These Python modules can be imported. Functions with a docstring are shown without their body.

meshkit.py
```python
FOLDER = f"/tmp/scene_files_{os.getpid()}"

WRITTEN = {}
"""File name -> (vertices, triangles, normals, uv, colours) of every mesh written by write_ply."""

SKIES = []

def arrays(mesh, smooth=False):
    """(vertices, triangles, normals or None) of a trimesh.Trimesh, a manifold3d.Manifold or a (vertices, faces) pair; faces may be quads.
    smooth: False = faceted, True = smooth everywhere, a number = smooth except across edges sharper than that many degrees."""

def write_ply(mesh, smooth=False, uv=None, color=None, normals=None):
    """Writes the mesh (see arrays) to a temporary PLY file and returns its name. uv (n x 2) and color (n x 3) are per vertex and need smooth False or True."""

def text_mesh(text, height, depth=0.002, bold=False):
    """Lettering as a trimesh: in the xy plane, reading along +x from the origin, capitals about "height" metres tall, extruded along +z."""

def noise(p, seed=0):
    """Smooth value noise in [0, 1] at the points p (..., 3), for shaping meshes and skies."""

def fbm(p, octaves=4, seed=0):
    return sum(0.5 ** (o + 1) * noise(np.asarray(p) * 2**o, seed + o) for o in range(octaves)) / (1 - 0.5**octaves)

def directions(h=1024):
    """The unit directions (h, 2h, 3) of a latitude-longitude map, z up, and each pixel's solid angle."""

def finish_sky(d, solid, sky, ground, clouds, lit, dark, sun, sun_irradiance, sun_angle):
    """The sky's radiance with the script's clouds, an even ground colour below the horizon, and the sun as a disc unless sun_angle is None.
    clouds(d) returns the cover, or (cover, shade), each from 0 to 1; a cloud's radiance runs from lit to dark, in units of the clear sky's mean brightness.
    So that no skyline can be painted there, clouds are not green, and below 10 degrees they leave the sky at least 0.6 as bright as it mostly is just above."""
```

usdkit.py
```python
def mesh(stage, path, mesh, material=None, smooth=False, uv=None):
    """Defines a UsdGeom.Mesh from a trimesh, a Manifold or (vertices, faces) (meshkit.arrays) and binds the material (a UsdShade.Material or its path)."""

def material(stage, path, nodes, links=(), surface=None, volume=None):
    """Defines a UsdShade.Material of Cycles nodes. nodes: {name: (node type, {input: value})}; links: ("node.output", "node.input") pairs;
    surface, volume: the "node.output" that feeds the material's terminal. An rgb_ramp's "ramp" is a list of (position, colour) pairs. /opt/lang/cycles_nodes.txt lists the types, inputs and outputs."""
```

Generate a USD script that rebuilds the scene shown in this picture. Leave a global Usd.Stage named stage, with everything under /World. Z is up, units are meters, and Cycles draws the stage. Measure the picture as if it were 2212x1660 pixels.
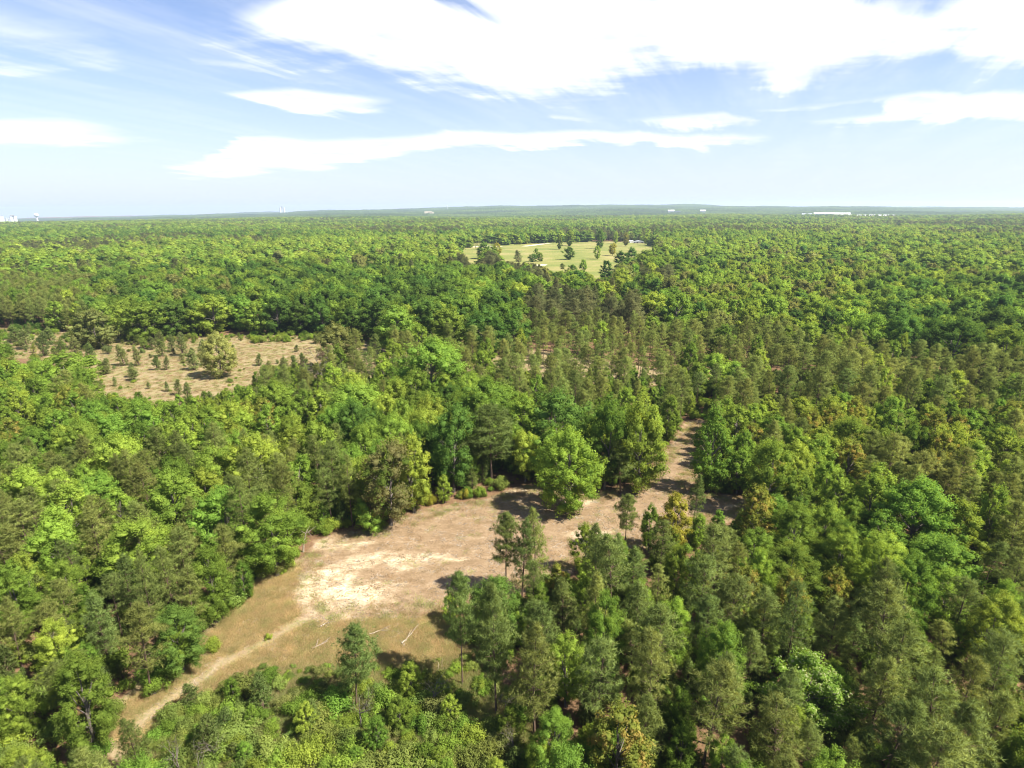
import math, random
import numpy as np, shapely, trimesh, usdkit, meshkit
from shapely.geometry import Polygon, LineString
from pxr import Usd, UsdGeom, UsdLux, UsdShade, Gf, Sdf, Vt

stage = Usd.Stage.CreateInMemory()
world = UsdGeom.Xform.Define(stage, '/World'); stage.SetDefaultPrim(world.GetPrim())
LOOKS = '/World/Looks'
UsdGeom.Scope.Define(stage, LOOKS)

# ------------------------------------------------------------------ camera, sky, sun, exposure
CAM_H, PITCH, ROLL = 55.0, 16.4, 0.35
EXPOSURE = 1.40
HAZE = 6.5e-5
SKY_STRENGTH, SUN_INTENSITY = 0.064, 1.25
SUN_EL, SUN_DIR_AZ = math.radians(51), math.radians(112)      # azimuth = atan2(x, y) of the direction to the sun
p, rl = math.radians(PITCH), math.radians(ROLL)
F_ = np.array([0, math.cos(p), -math.sin(p)]); up0 = np.array([0, math.sin(p), math.cos(p)]); x0 = np.array([1., 0, 0])
U_ = math.cos(rl) * up0 + math.sin(rl) * x0; R_ = math.cos(rl) * x0 - math.sin(rl) * up0
EYE = np.array([0, 0, CAM_H])
cam = UsdGeom.Camera.Define(stage, '/World/camera')
M = np.eye(4); M[0, :3], M[1, :3], M[2, :3], M[3, :3] = R_, U_, -F_, EYE
cam.AddTransformOp().Set(Gf.Matrix4d(*M.ravel().tolist()))
cam.CreateHorizontalApertureAttr(34.6); cam.CreateVerticalApertureAttr(25.96); cam.CreateFocalLengthAttr(20.04)
cam.CreateClippingRangeAttr(Gf.Vec2f(0.5, 60000)); cam.CreateExposureAttr(EXPOSURE)
FP, CX, CY = 1281.0, 1106.0, 830.0                              # the photograph's focal length and centre on a 2212 x 1660 sheet

def ray(px, py):
    return F_ + (px - CX) / FP * R_ + (CY - py) / FP * U_
def ground_at(px, py, z=0.0):
    d = ray(px, py); t = (z - CAM_H) / d[2]
    return EYE[0] + t * d[0], EYE[1] + t * d[1]
def project(pts):
    d = np.asarray(pts, float) - EYE
    f = d @ F_; f = np.where(f < 1, np.nan, f)
    return np.stack([CX + FP * (d @ R_) / f, CY - FP * (d @ U_) / f], -1)

sun = UsdLux.DistantLight.Define(stage, '/World/sun')
sun.CreateNormalizeAttr(True); sun.CreateIntensityAttr(SUN_INTENSITY); sun.CreateAngleAttr(0.53); sun.CreateColorAttr(Gf.Vec3f(1.0, 0.95, 0.86))
sd = np.array([math.sin(SUN_DIR_AZ) * math.cos(SUN_EL), math.cos(SUN_DIR_AZ) * math.cos(SUN_EL), math.sin(SUN_EL)])
zz = sd; xx = np.cross([0, 0, 1.0], zz); xx /= np.linalg.norm(xx); yy = np.cross(zz, xx)
M = np.eye(4); M[0, :3], M[1, :3], M[2, :3] = xx, yy, zz
sun.AddTransformOp().Set(Gf.Matrix4d(*M.ravel().tolist()))

def mat(name, nodes, links, surface='out.BSDF', volume=None):
    return usdkit.material(stage, f'{LOOKS}/{name}', nodes, links, surface=surface, volume=volume)

# sky: clear air plus layers of cirrus and low cloud banks; each layer is bounded below and above by an elevation that varies with azimuth
def px_dir(px, py):
    d = ray(px, py); d = d / np.linalg.norm(d)
    return math.degrees(math.atan2(d[0], d[1])), math.degrees(math.asin(d[2]))
AZ0, AZ1 = -60.0, 60.0
def layer_ramp(rows):
    """rows: (px, py low edge, py high edge, density 0..1) -> ramp over azimuth of (low/40, high/40, density)"""
    st = []
    for x, lo, hi, dens in rows:
        lo, hi = (lo + 5, hi - 5) if lo - hi > 8 else (lo, hi)
        a, e0 = px_dir(x, lo); _, e1 = px_dir(x, hi)
        st.append(((a - AZ0) / (AZ1 - AZ0), (e0 / 40, min(e1, 40) / 40, dens)))
    return sorted(st)
LAYERS = [
    # the great sheet of cirrus
    (layer_ramp([(-300, 150, -150, 0), (330, 60, -150, .0), (420, 90, -60, .35), (480, 115, 10, .8), (600, 150, -40, .95), (760, 170, -250, 1), (900, 205, -300, 1), (1050, 222, -300, 1), (1250, 215, -300, 1), (1420, 190, -300, 1),
                 (1600, 185, -300, 1), (1740, 205, -300, 1), (1820, 180, -300, 1), (1900, 155, -100, 1), (2212, 160, -120, 1), (2600, 170, -120, .8)]), 2.1),
    (layer_ramp([(-400, 175, -80, .7), (0, 190, -60, .72), (100, 200, -20, .8), (250, 195, 10, .8), (330, 170, 60, .5), (390, 150, 90, 0), (2212, 140, 90, 0)]), 3.2),
    (layer_ramp([(380, 128, 122, 0), (420, 140, 120, .7), (560, 160, 130, .6), (640, 185, 160, .5), (760, 200, 170, .3), (820, 190, 180, 0)]), .5),
    # the bank under it
    (layer_ramp([(420, 200, 198, 0), (480, 212, 195, .55), (560, 235, 190, .85), (640, 250, 188, .95), (760, 258, 200, .8), (850, 240, 205, .3), (900, 240, 230, 0)]), .5),
    # low left
    (layer_ramp([(-400, 335, 250, .9), (0, 330, 250, .95), (150, 322, 248, .9), (250, 330, 260, .5), (300, 320, 275, .25), (420, 310, 270, .2), (520, 305, 285, 0)]), .7),
    # long low bank
    (layer_ramp([(330, 372, 362, 0), (380, 380, 355, .7), (450, 385, 345, .85), (520, 380, 292, .85), (600, 372, 290, .8), (700, 365, 300, .8), (800, 350, 298, .85), (900, 330, 290, .7), (960, 322, 278, .9), (1060, 320, 282, .95), (1160, 322, 285, .9),
                 (1290, 318, 280, .95), (1400, 315, 285, .9), (1520, 322, 288, .8), (1620, 318, 288, .5), (1680, 300, 285, .25), (1740, 300, 292, 0)]), .42),
    # small shreds to the right
    (layer_ramp([(1160, 255, 245, 0), (1200, 264, 244, .6), (1270, 262, 246, .5), (1330, 265, 250, .15), (1440, 278, 245, .5), (1540, 285, 244, .85), (1620, 280, 255, .7), (1680, 270, 262, 0)]), .4),
    (layer_ramp([(1380, 252, 250, 0), (1500, 248, 240, .35), (1700, 240, 228, .4), (1860, 228, 208, .5), (1960, 262, 195, .8), (2060, 265, 195, .95), (2212, 262, 195, .95), (2700, 270, 190, .8)]), .5),
    (layer_ramp([(1700, 262, 260, 0), (1740, 272, 258, .5), (1850, 270, 248, .7), (1980, 262, 230, .6), (2100, 250, 240, 0)]), .4),
    (layer_ramp([(1100, 222, 205, 0), (1180, 232, 205, .35), (1300, 232, 200, .3), (1400, 222, 200, 0)]), .5),
    (layer_ramp([(1500, 250, 235, .0), (1700, 245, 228, .45), (1900, 225, 208, .5), (2212, 205, 188, .5)]), .35),
    (layer_ramp([(340, 215, 190, 0), (380, 225, 190, .3), (480, 240, 205, .25), (560, 235, 215, 0)]), .8),
    # haze bank low on the left
    (layer_ramp([(-500, 460, 355, .75), (0, 450, 350, .75), (250, 440, 365, .5), (500, 430, 385, 0)]), 3.0),
]
N = {'tc': ('texture_coordinate', {}), 'sep': ('separate_xyz', {}),
     'sky': ('sky_texture', {'sky_type': 'single_scattering', 'sun_disc': False, 'sun_elevation': SUN_EL, 'sun_rotation': SUN_DIR_AZ, 'air_density': 1.0, 'aerosol_density': 0.35, 'ozone_density': 1.6, 'altitude': 100.0}),
     'bg': ('background_shader', {'strength': SKY_STRENGTH})}
L = [('tc.generated', 'sep.vector')]
def math_(name, kind, a, b=None, clamp=False):
    inp = {'math_type': kind, 'use_clamp': clamp}
    for k, v in (('value1', a), ('value2', b)):
        if v is None: continue
        if isinstance(v, str): L.append((v, f'{name}.{k}'))
        else: inp[k] = float(v)
    N[name] = ('math', inp); return f'{name}.value'
az = math_('az', 'degrees', math_('az_r', 'arctan2', 'sep.x', 'sep.y'))
el = math_('el', 'degrees', math_('el_r', 'arcsine', 'sep.z'))
# streaky wisps: noise over the cloud plane, stretched along the wind
zc = math_('zc', 'maximum', math_('zo', 'add', 'sep.z', 0.055), 0.03)
N['plane'] = ('combine_xyz', {}); L += [(math_('qx', 'divide', 'sep.x', zc), 'plane.x'), (math_('qy', 'divide', 'sep.y', zc), 'plane.y')]
N['wmap'] = ('mapping', {'mapping_type': 'texture', 'rotation': (0, 0, math.radians(68)), 'scale': (2.6, 0.42, 1)}); L.append(('plane.vector', 'wmap.vector'))
N['wisp'] = ('noise_texture', {'scale': 0.9, 'detail': 8.0, 'roughness': 0.60, 'distortion': 0.35}); L.append(('wmap.vector', 'wisp.vector'))
N['fmap'] = ('mapping', {'rotation': (0, 0, math.radians(20)), 'scale': (0.7, 1.3, 1), 'location': (3.1, 1.7, 0)}); L.append(('plane.vector', 'fmap.vector'))
N['puff'] = ('noise_texture', {'scale': 1.7, 'detail': 6.0, 'roughness': 0.6}); L.append(('fmap.vector', 'puff.vector'))
wz = math_('wz', 'subtract', 'wisp.fac', 0.5); pz = math_('pz', 'subtract', 'puff.fac', 0.5)
azn = math_('azn', 'add', az, math_('azw', 'multiply', wz, 7.0))
taz = math_('taz', 'multiply_add', azn, 1 / (AZ1 - AZ0)); N['taz'][1]['value3'] = -AZ0 / (AZ1 - AZ0)
HOLES = [(layer_ramp([(860, -5, -60, 0), (930, 25, -60, .9), (1010, 45, 0, .9), (1080, 62, 35, .8), (1120, 66, 55, 0)]), .6), (layer_ramp([(1800, 20, -200, 0), (1870, 45, -200, .8), (2000, 45, -200, .75), (2100, 25, -200, .6), (2212, 10, -200, .4)]), .9), (layer_ramp([(520, 20, -80, 0), (600, 12, -80, .7), (680, 8, -80, .5), (760, -10, -80, 0)]), .8), (layer_ramp([(1230, 10, -100, 0), (1290, 30, -100, .5), (1400, 40, -100, .5), (1470, 20, -60, 0)]), .9)]
cover = None; hole = None
for i, (rows, soft) in enumerate(LAYERS + HOLES):
    if rows[0][0] > 0.0: rows = [(0.0, (*rows[0][1][:2], rows[0][1][2] if rows[0][0] < .2 else 0))] + rows
    N[f'r{i}'] = ('rgb_ramp', {'ramp': rows}); L.append((taz, f'r{i}.fac'))
    N[f's{i}'] = ('separate_color', {'color_type': 'rgb'}); L.append((f'r{i}.color', f's{i}.color'))
    eln = math_(f'e{i}', 'multiply_add', wz, max(soft * 2.2, 1.5)); L.append((el, f'e{i}.value3'))
    ele = math_(f'f{i}', 'multiply_add', pz, max(soft * 1.3, 1.1)); L.append((eln, f'f{i}.value3'))
    lo = math_(f'lo{i}', 'multiply', f's{i}.r', 40.0); hi = math_(f'hi{i}', 'multiply', f's{i}.g', 40.0)
    a = math_(f'a{i}', 'divide', math_(f'da{i}', 'subtract', ele, lo), soft * 1.5, clamp=True)
    b = math_(f'b{i}', 'divide', math_(f'db{i}', 'subtract', hi, ele), soft * 1.5, clamp=True)
    c = math_(f'c{i}', 'multiply', math_(f'ab{i}', 'multiply', a, b), f's{i}.b')
    t_ = math_(f'tx{i}', 'multiply_add', wz, 1.5); L.append((math_(f'ty{i}', 'multiply_add', pz, 0.8), f'tx{i}.value3')); N[f'ty{i}'][1]['value3'] = -0.08
    k_ = math_(f'k{i}', 'multiply_add', c, 1.25); L.append((math_(f'ed{i}', 'multiply', t_, math_(f'cs{i}', 'multiply', c, 4.0, clamp=True)), f'k{i}.value3'))
    N[f'q{i}'] = ('map_range', {'range_type': 'smoothstep', 'from_min': 0.0, 'from_max': 1.10, 'to_min': 0.0, 'to_max': 1.0, 'clamp': True}); L.append((k_, f'q{i}.value')); c = f'q{i}.result'
    if i < len(LAYERS): cover = c if cover is None else math_(f'm{i}', 'maximum', cover, c, clamp=True)
    else: hole = c if hole is None else math_(f'm{i}', 'maximum', hole, c, clamp=True)
cover = math_('holed', 'multiply', cover, math_('unhole', 'subtract', 1.0, hole))
# clouds over the rest of the sky, of the same kind
gen = math_('gen', 'multiply', math_('gen0', 'subtract', 'wisp.fac', 0.50), 3.0, clamp=True)
away = math_('away', 'divide', math_('away0', 'subtract', math_('absaz', 'absolute', az), 46.0), 12.0, clamp=True)
high = math_('high', 'divide', math_('high0', 'subtract', el, 20.0), 8.0, clamp=True)
cover = math_('cover', 'maximum', cover, math_('genw', 'multiply', gen, math_('outer', 'maximum', away, high)), clamp=True)
N['tint'] = ('mix', {'mix_type': 'multiply', 'fac': 1.0, 'color2': (1.04, 0.99, 1.10)}); L.append(('sky.color', 'tint.color1'))
veil0 = math_('veil0', 'multiply', math_('veil1', 'divide', math_('veil2', 'subtract', 15.0, el), 15.0, clamp=True), math_('veil3', 'divide', math_('veil4', 'add', el, 90.0), 90.0, clamp=True))
N['veil'] = ('mix', {'mix_type': 'mix', 'color2': (4.45, 5.05, 6.1)}); L += [(math_('veilf', 'multiply', math_('veilp', 'power', veil0, 1.5), 0.92), 'veil.fac'), ('tint.color', 'veil.color1')]
thin = math_('thin', 'multiply', math_('thin0', 'subtract', 'wisp.fac', 0.44), 1.5, clamp=True); cover = math_('cover2', 'maximum', cover, math_('thin1', 'multiply', thin, math_('thin2', 'divide', el, 14.0, clamp=True)), clamp=True)
N['cshade'] = ('mix', {'mix_type': 'mix', 'color1': (5.6, 5.9, 6.7), 'color2': (7.7, 7.8, 7.9)}); L.append((math_('cs_', 'multiply_add', pz, 2.6), 'cshade.fac')); N['cs_'][1]['value3'] = 0.62; N['cs_'][1]['use_clamp'] = True
L.append(('cshade.color', 'cloud.color2'))
N['cloud'] = ('mix', {'mix_type': 'mix', 'color2': (8.4, 8.4, 8.7)}); L += [(cover, 'cloud.fac'), ('veil.color', 'cloud.color1'), ('cloud.color', 'bg.color')]
sky_mat = mat('sky', N, L, surface='bg.background')
dome = UsdLux.DomeLight.Define(stage, '/World/sky')
UsdShade.MaterialBindingAPI.Apply(dome.GetPrim()).Bind(sky_mat)
dome.GetPrim().SetCustomDataByKey('kind', 'structure')

# ------------------------------------------------------------------ helpers
used = {}
def numbered(name):
    k = used.get(name, 0); used[name] = k + 1
    return name if k == 0 else f'{name}_{k:03d}'
def tag(prim, **kw):
    prim = prim.GetPrim() if hasattr(prim, 'GetPrim') else prim
    for k, v in kw.items():
        if v: prim.SetCustomDataByKey(k, v)
    return prim
def put_mesh(path, v, f, material, n=None, prim=None):
    m = UsdGeom.Mesh.Define(stage, path)
    m.CreatePointsAttr(Vt.Vec3fArray.FromNumpy(np.ascontiguousarray(v, np.float32)))
    f = np.asarray(f, np.int32)
    m.CreateFaceVertexCountsAttr(Vt.IntArray.FromNumpy(np.full(len(f), f.shape[1], np.int32)))
    m.CreateFaceVertexIndicesAttr(Vt.IntArray.FromNumpy(np.ascontiguousarray(f.ravel())))
    m.CreateSubdivisionSchemeAttr('none')
    if n is not None:
        m.CreateNormalsAttr(Vt.Vec3fArray.FromNumpy(np.ascontiguousarray(n, np.float32))); m.SetNormalsInterpolation('vertex')
    UsdShade.MaterialBindingAPI.Apply(m.GetPrim()).Bind(material)
    for k, a in (prim or {}).items():
        a = np.ascontiguousarray(a, np.float32)
        if a.ndim == 2: UsdGeom.PrimvarsAPI(m).CreatePrimvar(k, Sdf.ValueTypeNames.Color3fArray, 'vertex').Set(Vt.Vec3fArray.FromNumpy(a))
        else: UsdGeom.PrimvarsAPI(m).CreatePrimvar(k, Sdf.ValueTypeNames.FloatArray, 'vertex').Set(Vt.FloatArray.FromNumpy(a))
    return m
def norm(a):
    return a / np.maximum(np.linalg.norm(a, axis=-1, keepdims=True), 1e-9)
def tube(pts, rad, sides=6):
    pts = np.asarray(pts, float); rad = np.asarray(rad, float); k = len(pts)
    t = norm(np.gradient(pts, axis=0)); ref = np.where(np.abs(t[:, 2:3]) < .9, [[0, 0, 1.]], [[1., 0, 0]])
    a = norm(np.cross(t, ref)); b = np.cross(t, a); an = np.arange(sides) * 2 * np.pi / sides
    v = pts[:, None] + rad[:, None, None] * (np.cos(an)[None, :, None] * a[:, None] + np.sin(an)[None, :, None] * b[:, None])
    i, j = np.meshgrid(np.arange(k - 1), np.arange(sides), indexing='ij'); j2 = (j + 1) % sides
    q = np.stack([i * sides + j, i * sides + j2, (i + 1) * sides + j2, (i + 1) * sides + j], -1).reshape(-1, 4)
    return v.reshape(-1, 3), np.vstack([q[:, [0, 1, 2]], q[:, [0, 2, 3]]])
def join(parts):
    at, vs, fs = 0, [], []
    for v, f in parts:
        vs.append(v); fs.append(f + at); at += len(v)
    return np.vstack(vs), np.vstack(fs)
def smooth01(x, a, b):
    t = np.clip((x - a) / (b - a), 0, 1); return t * t * (3 - 2 * t)

# ------------------------------------------------------------------ materials
def leaf_material(name, col, vary=0.25, hue=0.02, trans=0.50, spots=None, clump=0.5):
    nodes = {'oi': ('object_info', {}), 'wn': ('white_noise_texture', {'dimensions': '1D'}), 'ws': ('separate_color', {'color_type': 'rgb'}),
             'tc': ('texture_coordinate', {}), 'nz': ('noise_texture', {'scale': clump, 'detail': 3.0, 'roughness': 0.6}),
             'vr': ('map_range', {'from_min': 0.0, 'from_max': 1.0, 'to_min': 1 - vary, 'to_max': 1 + vary}),
             'hr': ('map_range', {'from_min': 0.0, 'from_max': 1.0, 'to_min': 0.5 - hue, 'to_max': 0.5 + hue}),
             'nr': ('map_range', {'from_min': 0.3, 'from_max': 0.7, 'to_min': 0.66, 'to_max': 1.34}), 'hn': ('math', {'math_type': 'multiply_add', 'value2': -0.05}), 'ho': ('math', {'math_type': 'add', 'value2': 0.025}),
             'mv': ('math', {'math_type': 'multiply'}), 'hs': ('hsv', {'color': col, 'saturation': 1.0, 'fac': 1.0}),
             'd': ('diffuse_bsdf', {}), 't': ('translucent_bsdf', {}), 'tint': ('mix', {'mix_type': 'multiply', 'fac': 1.0, 'color2': (1.25, 1.1, 0.5)}), 'm': ('mix_closure', {'fac': trans})}
    links = [('oi.random', 'wn.w'), ('wn.color', 'ws.color'), ('ws.r', 'vr.value'), ('ws.g', 'hr.value'), ('geo.position', 'nz.vector') if False else ('tc.object', 'nz.vector'), ('nz.fac', 'nr.value'),
             ('vr.result', 'mv.value1'), ('nr.result', 'mv.value2'), ('mv.value', 'hs.value'), ('nz.fac', 'hn.value1'), ('hr.result', 'ho.value1'), ('ho.value', 'hn.value3'), ('hn.value', 'hs.hue')]
    src = 'hs.color'
    if spots:
        nodes |= {'sn': ('noise_texture', {'scale': spots[1], 'detail': 2.0}), 'sr': ('map_range', {'from_min': spots[2], 'from_max': spots[2] + 0.08, 'clamp': True}), 'sm': ('mix', {'mix_type': 'mix', 'color2': spots[0]})}
        links += [('tc.object', 'sn.vector'), ('sn.fac', 'sr.value'), ('sr.result', 'sm.fac'), (src, 'sm.color1')]; src = 'sm.color'
    links += [(src, 'd.color'), (src, 'tint.color1'), ('tint.color', 't.color'), ('d.BSDF', 'm.closure1'), ('t.BSDF', 'm.closure2')]
    return mat(name, nodes, links, surface='m.closure')
TONES = {
    'mid': leaf_material('leaves_mid_green', (0.182, 0.278, 0.044), .30, .014),
    'bright': leaf_material('leaves_yellow_green', (0.258, 0.350, 0.054), .20, .015),
    'deep': leaf_material('leaves_deep_green', (0.106, 0.188, 0.036), .28, .013),
    'rust': leaf_material('leaves_rust', (0.215, 0.250, 0.046), .18, .012, spots=((0.36, 0.285, 0.075), 0.45, .54)),
    'tan': leaf_material('leaves_olive_tan', (0.230, 0.250, 0.075), .18, .012),
    'yellow': leaf_material('leaves_yellow', (0.330, 0.320, 0.048), .15, .012),
    'flower': leaf_material('leaves_flowering', (0.200, 0.290, 0.045), .12, .012, spots=((0.50, 0.51, 0.28), 2.2, .57)),
    'brown': leaf_material('leaves_half_out', (0.205, 0.200, 0.072), .12, .012, spots=((0.12, 0.17, 0.03), 0.30, .52)),
    'pine': leaf_material('needles_olive', (0.205, 0.245, 0.066), .22, .016, trans=.32),
    'pinedark': leaf_material('needles_dark', (0.138, 0.152, 0.062), .22, .018, trans=.28),
    'pinegreen': leaf_material('needles_green', (0.168, 0.222, 0.062), .20, .014, trans=.32),
    'youngpine': leaf_material('needles_young', (0.190, 0.225, 0.075), .25, .02, trans=.32),
    'deadneedle': leaf_material('needles_dead', (0.110, 0.075, 0.045), .15, .012, trans=.1),
    'pale': leaf_material('leaves_pale_green', (0.360, 0.400, 0.125), .10, .01),
    'lime': leaf_material('leaves_lime_green', (0.275, 0.385, 0.056), .08, .006),
    'scrub': leaf_material('leaves_scrub', (0.222, 0.280, 0.066), .30, .02),
    'straw': leaf_material('grass_straw', (0.50, 0.385, 0.205), .2, .012, trans=.5),
    'drygrass': leaf_material('grass_dry', (0.385, 0.290, 0.175), .25, .012, trans=.5),
    'greengrass': leaf_material('grass_green', (0.30, 0.34, 0.12), .25, .015, trans=.5),
}
def bark_material(name, a, b):
    return mat(name, {'tc': ('texture_coordinate', {}), 'mp': ('mapping', {'scale': (3, 3, 0.8)}), 'nz': ('noise_texture', {'scale': 2.0, 'detail': 5.0, 'roughness': .65}), 'r': ('rgb_ramp', {'ramp': [(.3, a), (.7, b)]}),
                      'out': ('principled_bsdf', {'roughness': .95, 'specular_ior_level': .1}), 'bp': ('bump', {'strength': .6, 'distance': .03})},
               [('tc.object', 'mp.vector'), ('mp.vector', 'nz.vector'), ('nz.fac', 'r.fac'), ('r.color', 'out.base_color'), ('nz.fac', 'bp.height'), ('bp.normal', 'out.normal')])
BARK = {'pine': bark_material('bark_pine', (0.075, 0.050, 0.036), (0.170, 0.115, 0.080)), 'grey': bark_material('bark_grey', (0.085, 0.070, 0.055), (0.200, 0.170, 0.140)),
        'pale': bark_material('bark_bleached', (0.23, 0.185, 0.135), (0.42, 0.35, 0.26))}

def ground_material():
    n = {'cov': ('attribute', {'attribute': 'cover'}), 'cs': ('separate_color', {'color_type': 'rgb'}), 'g': ('geometry', {}),
         'n1': ('noise_texture', {'scale': 0.35, 'detail': 6.0, 'roughness': .65}), 'n2': ('noise_texture', {'scale': 2.2, 'detail': 5.0, 'roughness': .7}), 'n3': ('noise_texture', {'scale': 0.07, 'detail': 4.0}),
         'mp': ('mapping', {'rotation': (0, 0, math.radians(-35)), 'scale': (0.45, 1.0, 1)}), 'n4': ('noise_texture', {'scale': 0.5, 'detail': 8.0, 'roughness': .72, 'distortion': .3}),
         'straw': ('rgb_ramp', {'ramp': [(.30, (0.075, 0.046, 0.026)), (.5, (0.155, 0.092, 0.050)), (.72, (0.235, 0.150, 0.082))]}),
         'soil': ('rgb_ramp', {'ramp': [(.36, (0.130, 0.092, 0.048)), (.44, (0.188, 0.128, 0.072)), (.52, (0.232, 0.160, 0.092)), (.60, (0.275, 0.198, 0.120)), (.68, (0.44, 0.36, 0.24))]}),
         'sand': ('rgb_ramp', {'ramp': [(.38, (0.25, 0.18, 0.105)), (.47, (0.34, 0.255, 0.155)), (.54, (0.50, 0.41, 0.27)), (.64, (0.70, 0.60, 0.42))]}),
         'grass': ('rgb_ramp', {'ramp': [(.34, (0.150, 0.155, 0.050)), (.44, (0.215, 0.185, 0.080)), (.53, (0.245, 0.186, 0.104)), (.66, (0.305, 0.230, 0.140))]}),
         'm1': ('mix', {'mix_type': 'mix'}), 'm2': ('mix', {'mix_type': 'mix'}), 'm3': ('mix', {'mix_type': 'mix'}),
         'avg': ('math', {'math_type': 'multiply_add', 'value2': .5}), 'half': ('math', {'math_type': 'multiply', 'value2': .5}), 'avs': ('math', {'math_type': 'multiply_add', 'value2': .6}), 'hals': ('math', {'math_type': 'multiply', 'value2': .4}),
         'bp': ('bump', {'strength': .7, 'distance': .12}), 'out': ('principled_bsdf', {'roughness': .97, 'specular_ior_level': .08})}
    l = [('cov.color', 'cs.color'), ('g.position', 'n1.vector'), ('g.position', 'n2.vector'), ('g.position', 'n3.vector'), ('g.position', 'mp.vector'), ('mp.vector', 'n4.vector'),
         ('n2.fac', 'half.value1'), ('n1.fac', 'avg.value1'), ('half.value', 'avg.value3'), ('n4.fac', 'avs.value1'), ('n2.fac', 'hals.value1'), ('hals.value', 'avs.value3'),
         ('avg.value', 'straw.fac'), ('avs.value', 'soil.fac'), ('avs.value', 'sand.fac'), ('avg.value', 'grass.fac')]
    # ragged borders: every weight is pushed by noise
    for i, c in enumerate('rgb'):
        n[f'w{i}'] = ('math', {'math_type': 'multiply_add', 'value2': 1.0}); n[f'k{i}'] = ('map_range', {'from_min': .15 if c == 'g' else .35, 'from_max': .95 if c == 'g' else .65, 'clamp': True})
        n[f'z{i}'] = ('math', {'math_type': 'multiply_add', 'value2': 1.5, 'value3': -.75})
        l += [('n1.fac', f'z{i}.value1'), (f'cs.{c}', f'w{i}.value1'), (f'z{i}.value', f'w{i}.value3'), (f'w{i}.value', f'k{i}.value')]
    l += [('straw.color', 'm1.color1'), ('grass.color', 'm1.color2'), ('k2.result', 'm1.fac'), ('m1.color', 'm2.color1'), ('soil.color', 'm2.color2'), ('k0.result', 'm2.fac'),
          ('m2.color', 'm3.color1'), ('sand.color', 'm3.color2'), ('k1.result', 'm3.fac'), ('m3.color', 'out.base_color'), ('avg.value', 'bp.height'), ('bp.normal', 'out.normal')]
    return mat('ground_soil', n, l)
GROUND = ground_material()
MEADOW = mat('meadow_turf', {'g': ('geometry', {}), 'n1': ('noise_texture', {'scale': .02, 'detail': 6.0, 'roughness': .62}), 'r': ('rgb_ramp', {'ramp': [(.32, (0.120, 0.152, 0.038)), (.50, (0.186, 0.190, 0.054)), (.60, (0.232, 0.208, 0.075)), (.74, (0.29, 0.240, 0.115))]}),
                             'out': ('principled_bsdf', {'roughness': .97, 'specular_ior_level': .05})}, [('g.position', 'n1.vector'), ('n1.fac', 'r.fac'), ('r.color', 'out.base_color')])
FAR = mat('far_canopy', {'g': ('geometry', {}), 'n1': ('noise_texture', {'scale': .0016, 'detail': 5.0, 'roughness': .6}), 'n2': ('noise_texture', {'scale': .04, 'detail': 4.0, 'roughness': .7}), 'a': ('math', {'math_type': 'multiply_add', 'value2': .55}), 'b': ('math', {'math_type': 'multiply', 'value2': .45}),
                         'r': ('rgb_ramp', {'ramp': [(.36, (0.030, 0.040, 0.022)), (.46, (0.045, 0.066, 0.028)), (.55, (0.070, 0.105, 0.030)), (.68, (0.115, 0.140, 0.045))]}), 'out': ('diffuse_bsdf', {})},
          [('g.position', 'n1.vector'), ('g.position', 'n2.vector'), ('n2.fac', 'b.value1'), ('n1.fac', 'a.value1'), ('b.value', 'a.value3'), ('a.value', 'r.fac'), ('r.color', 'out.color')])

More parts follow.
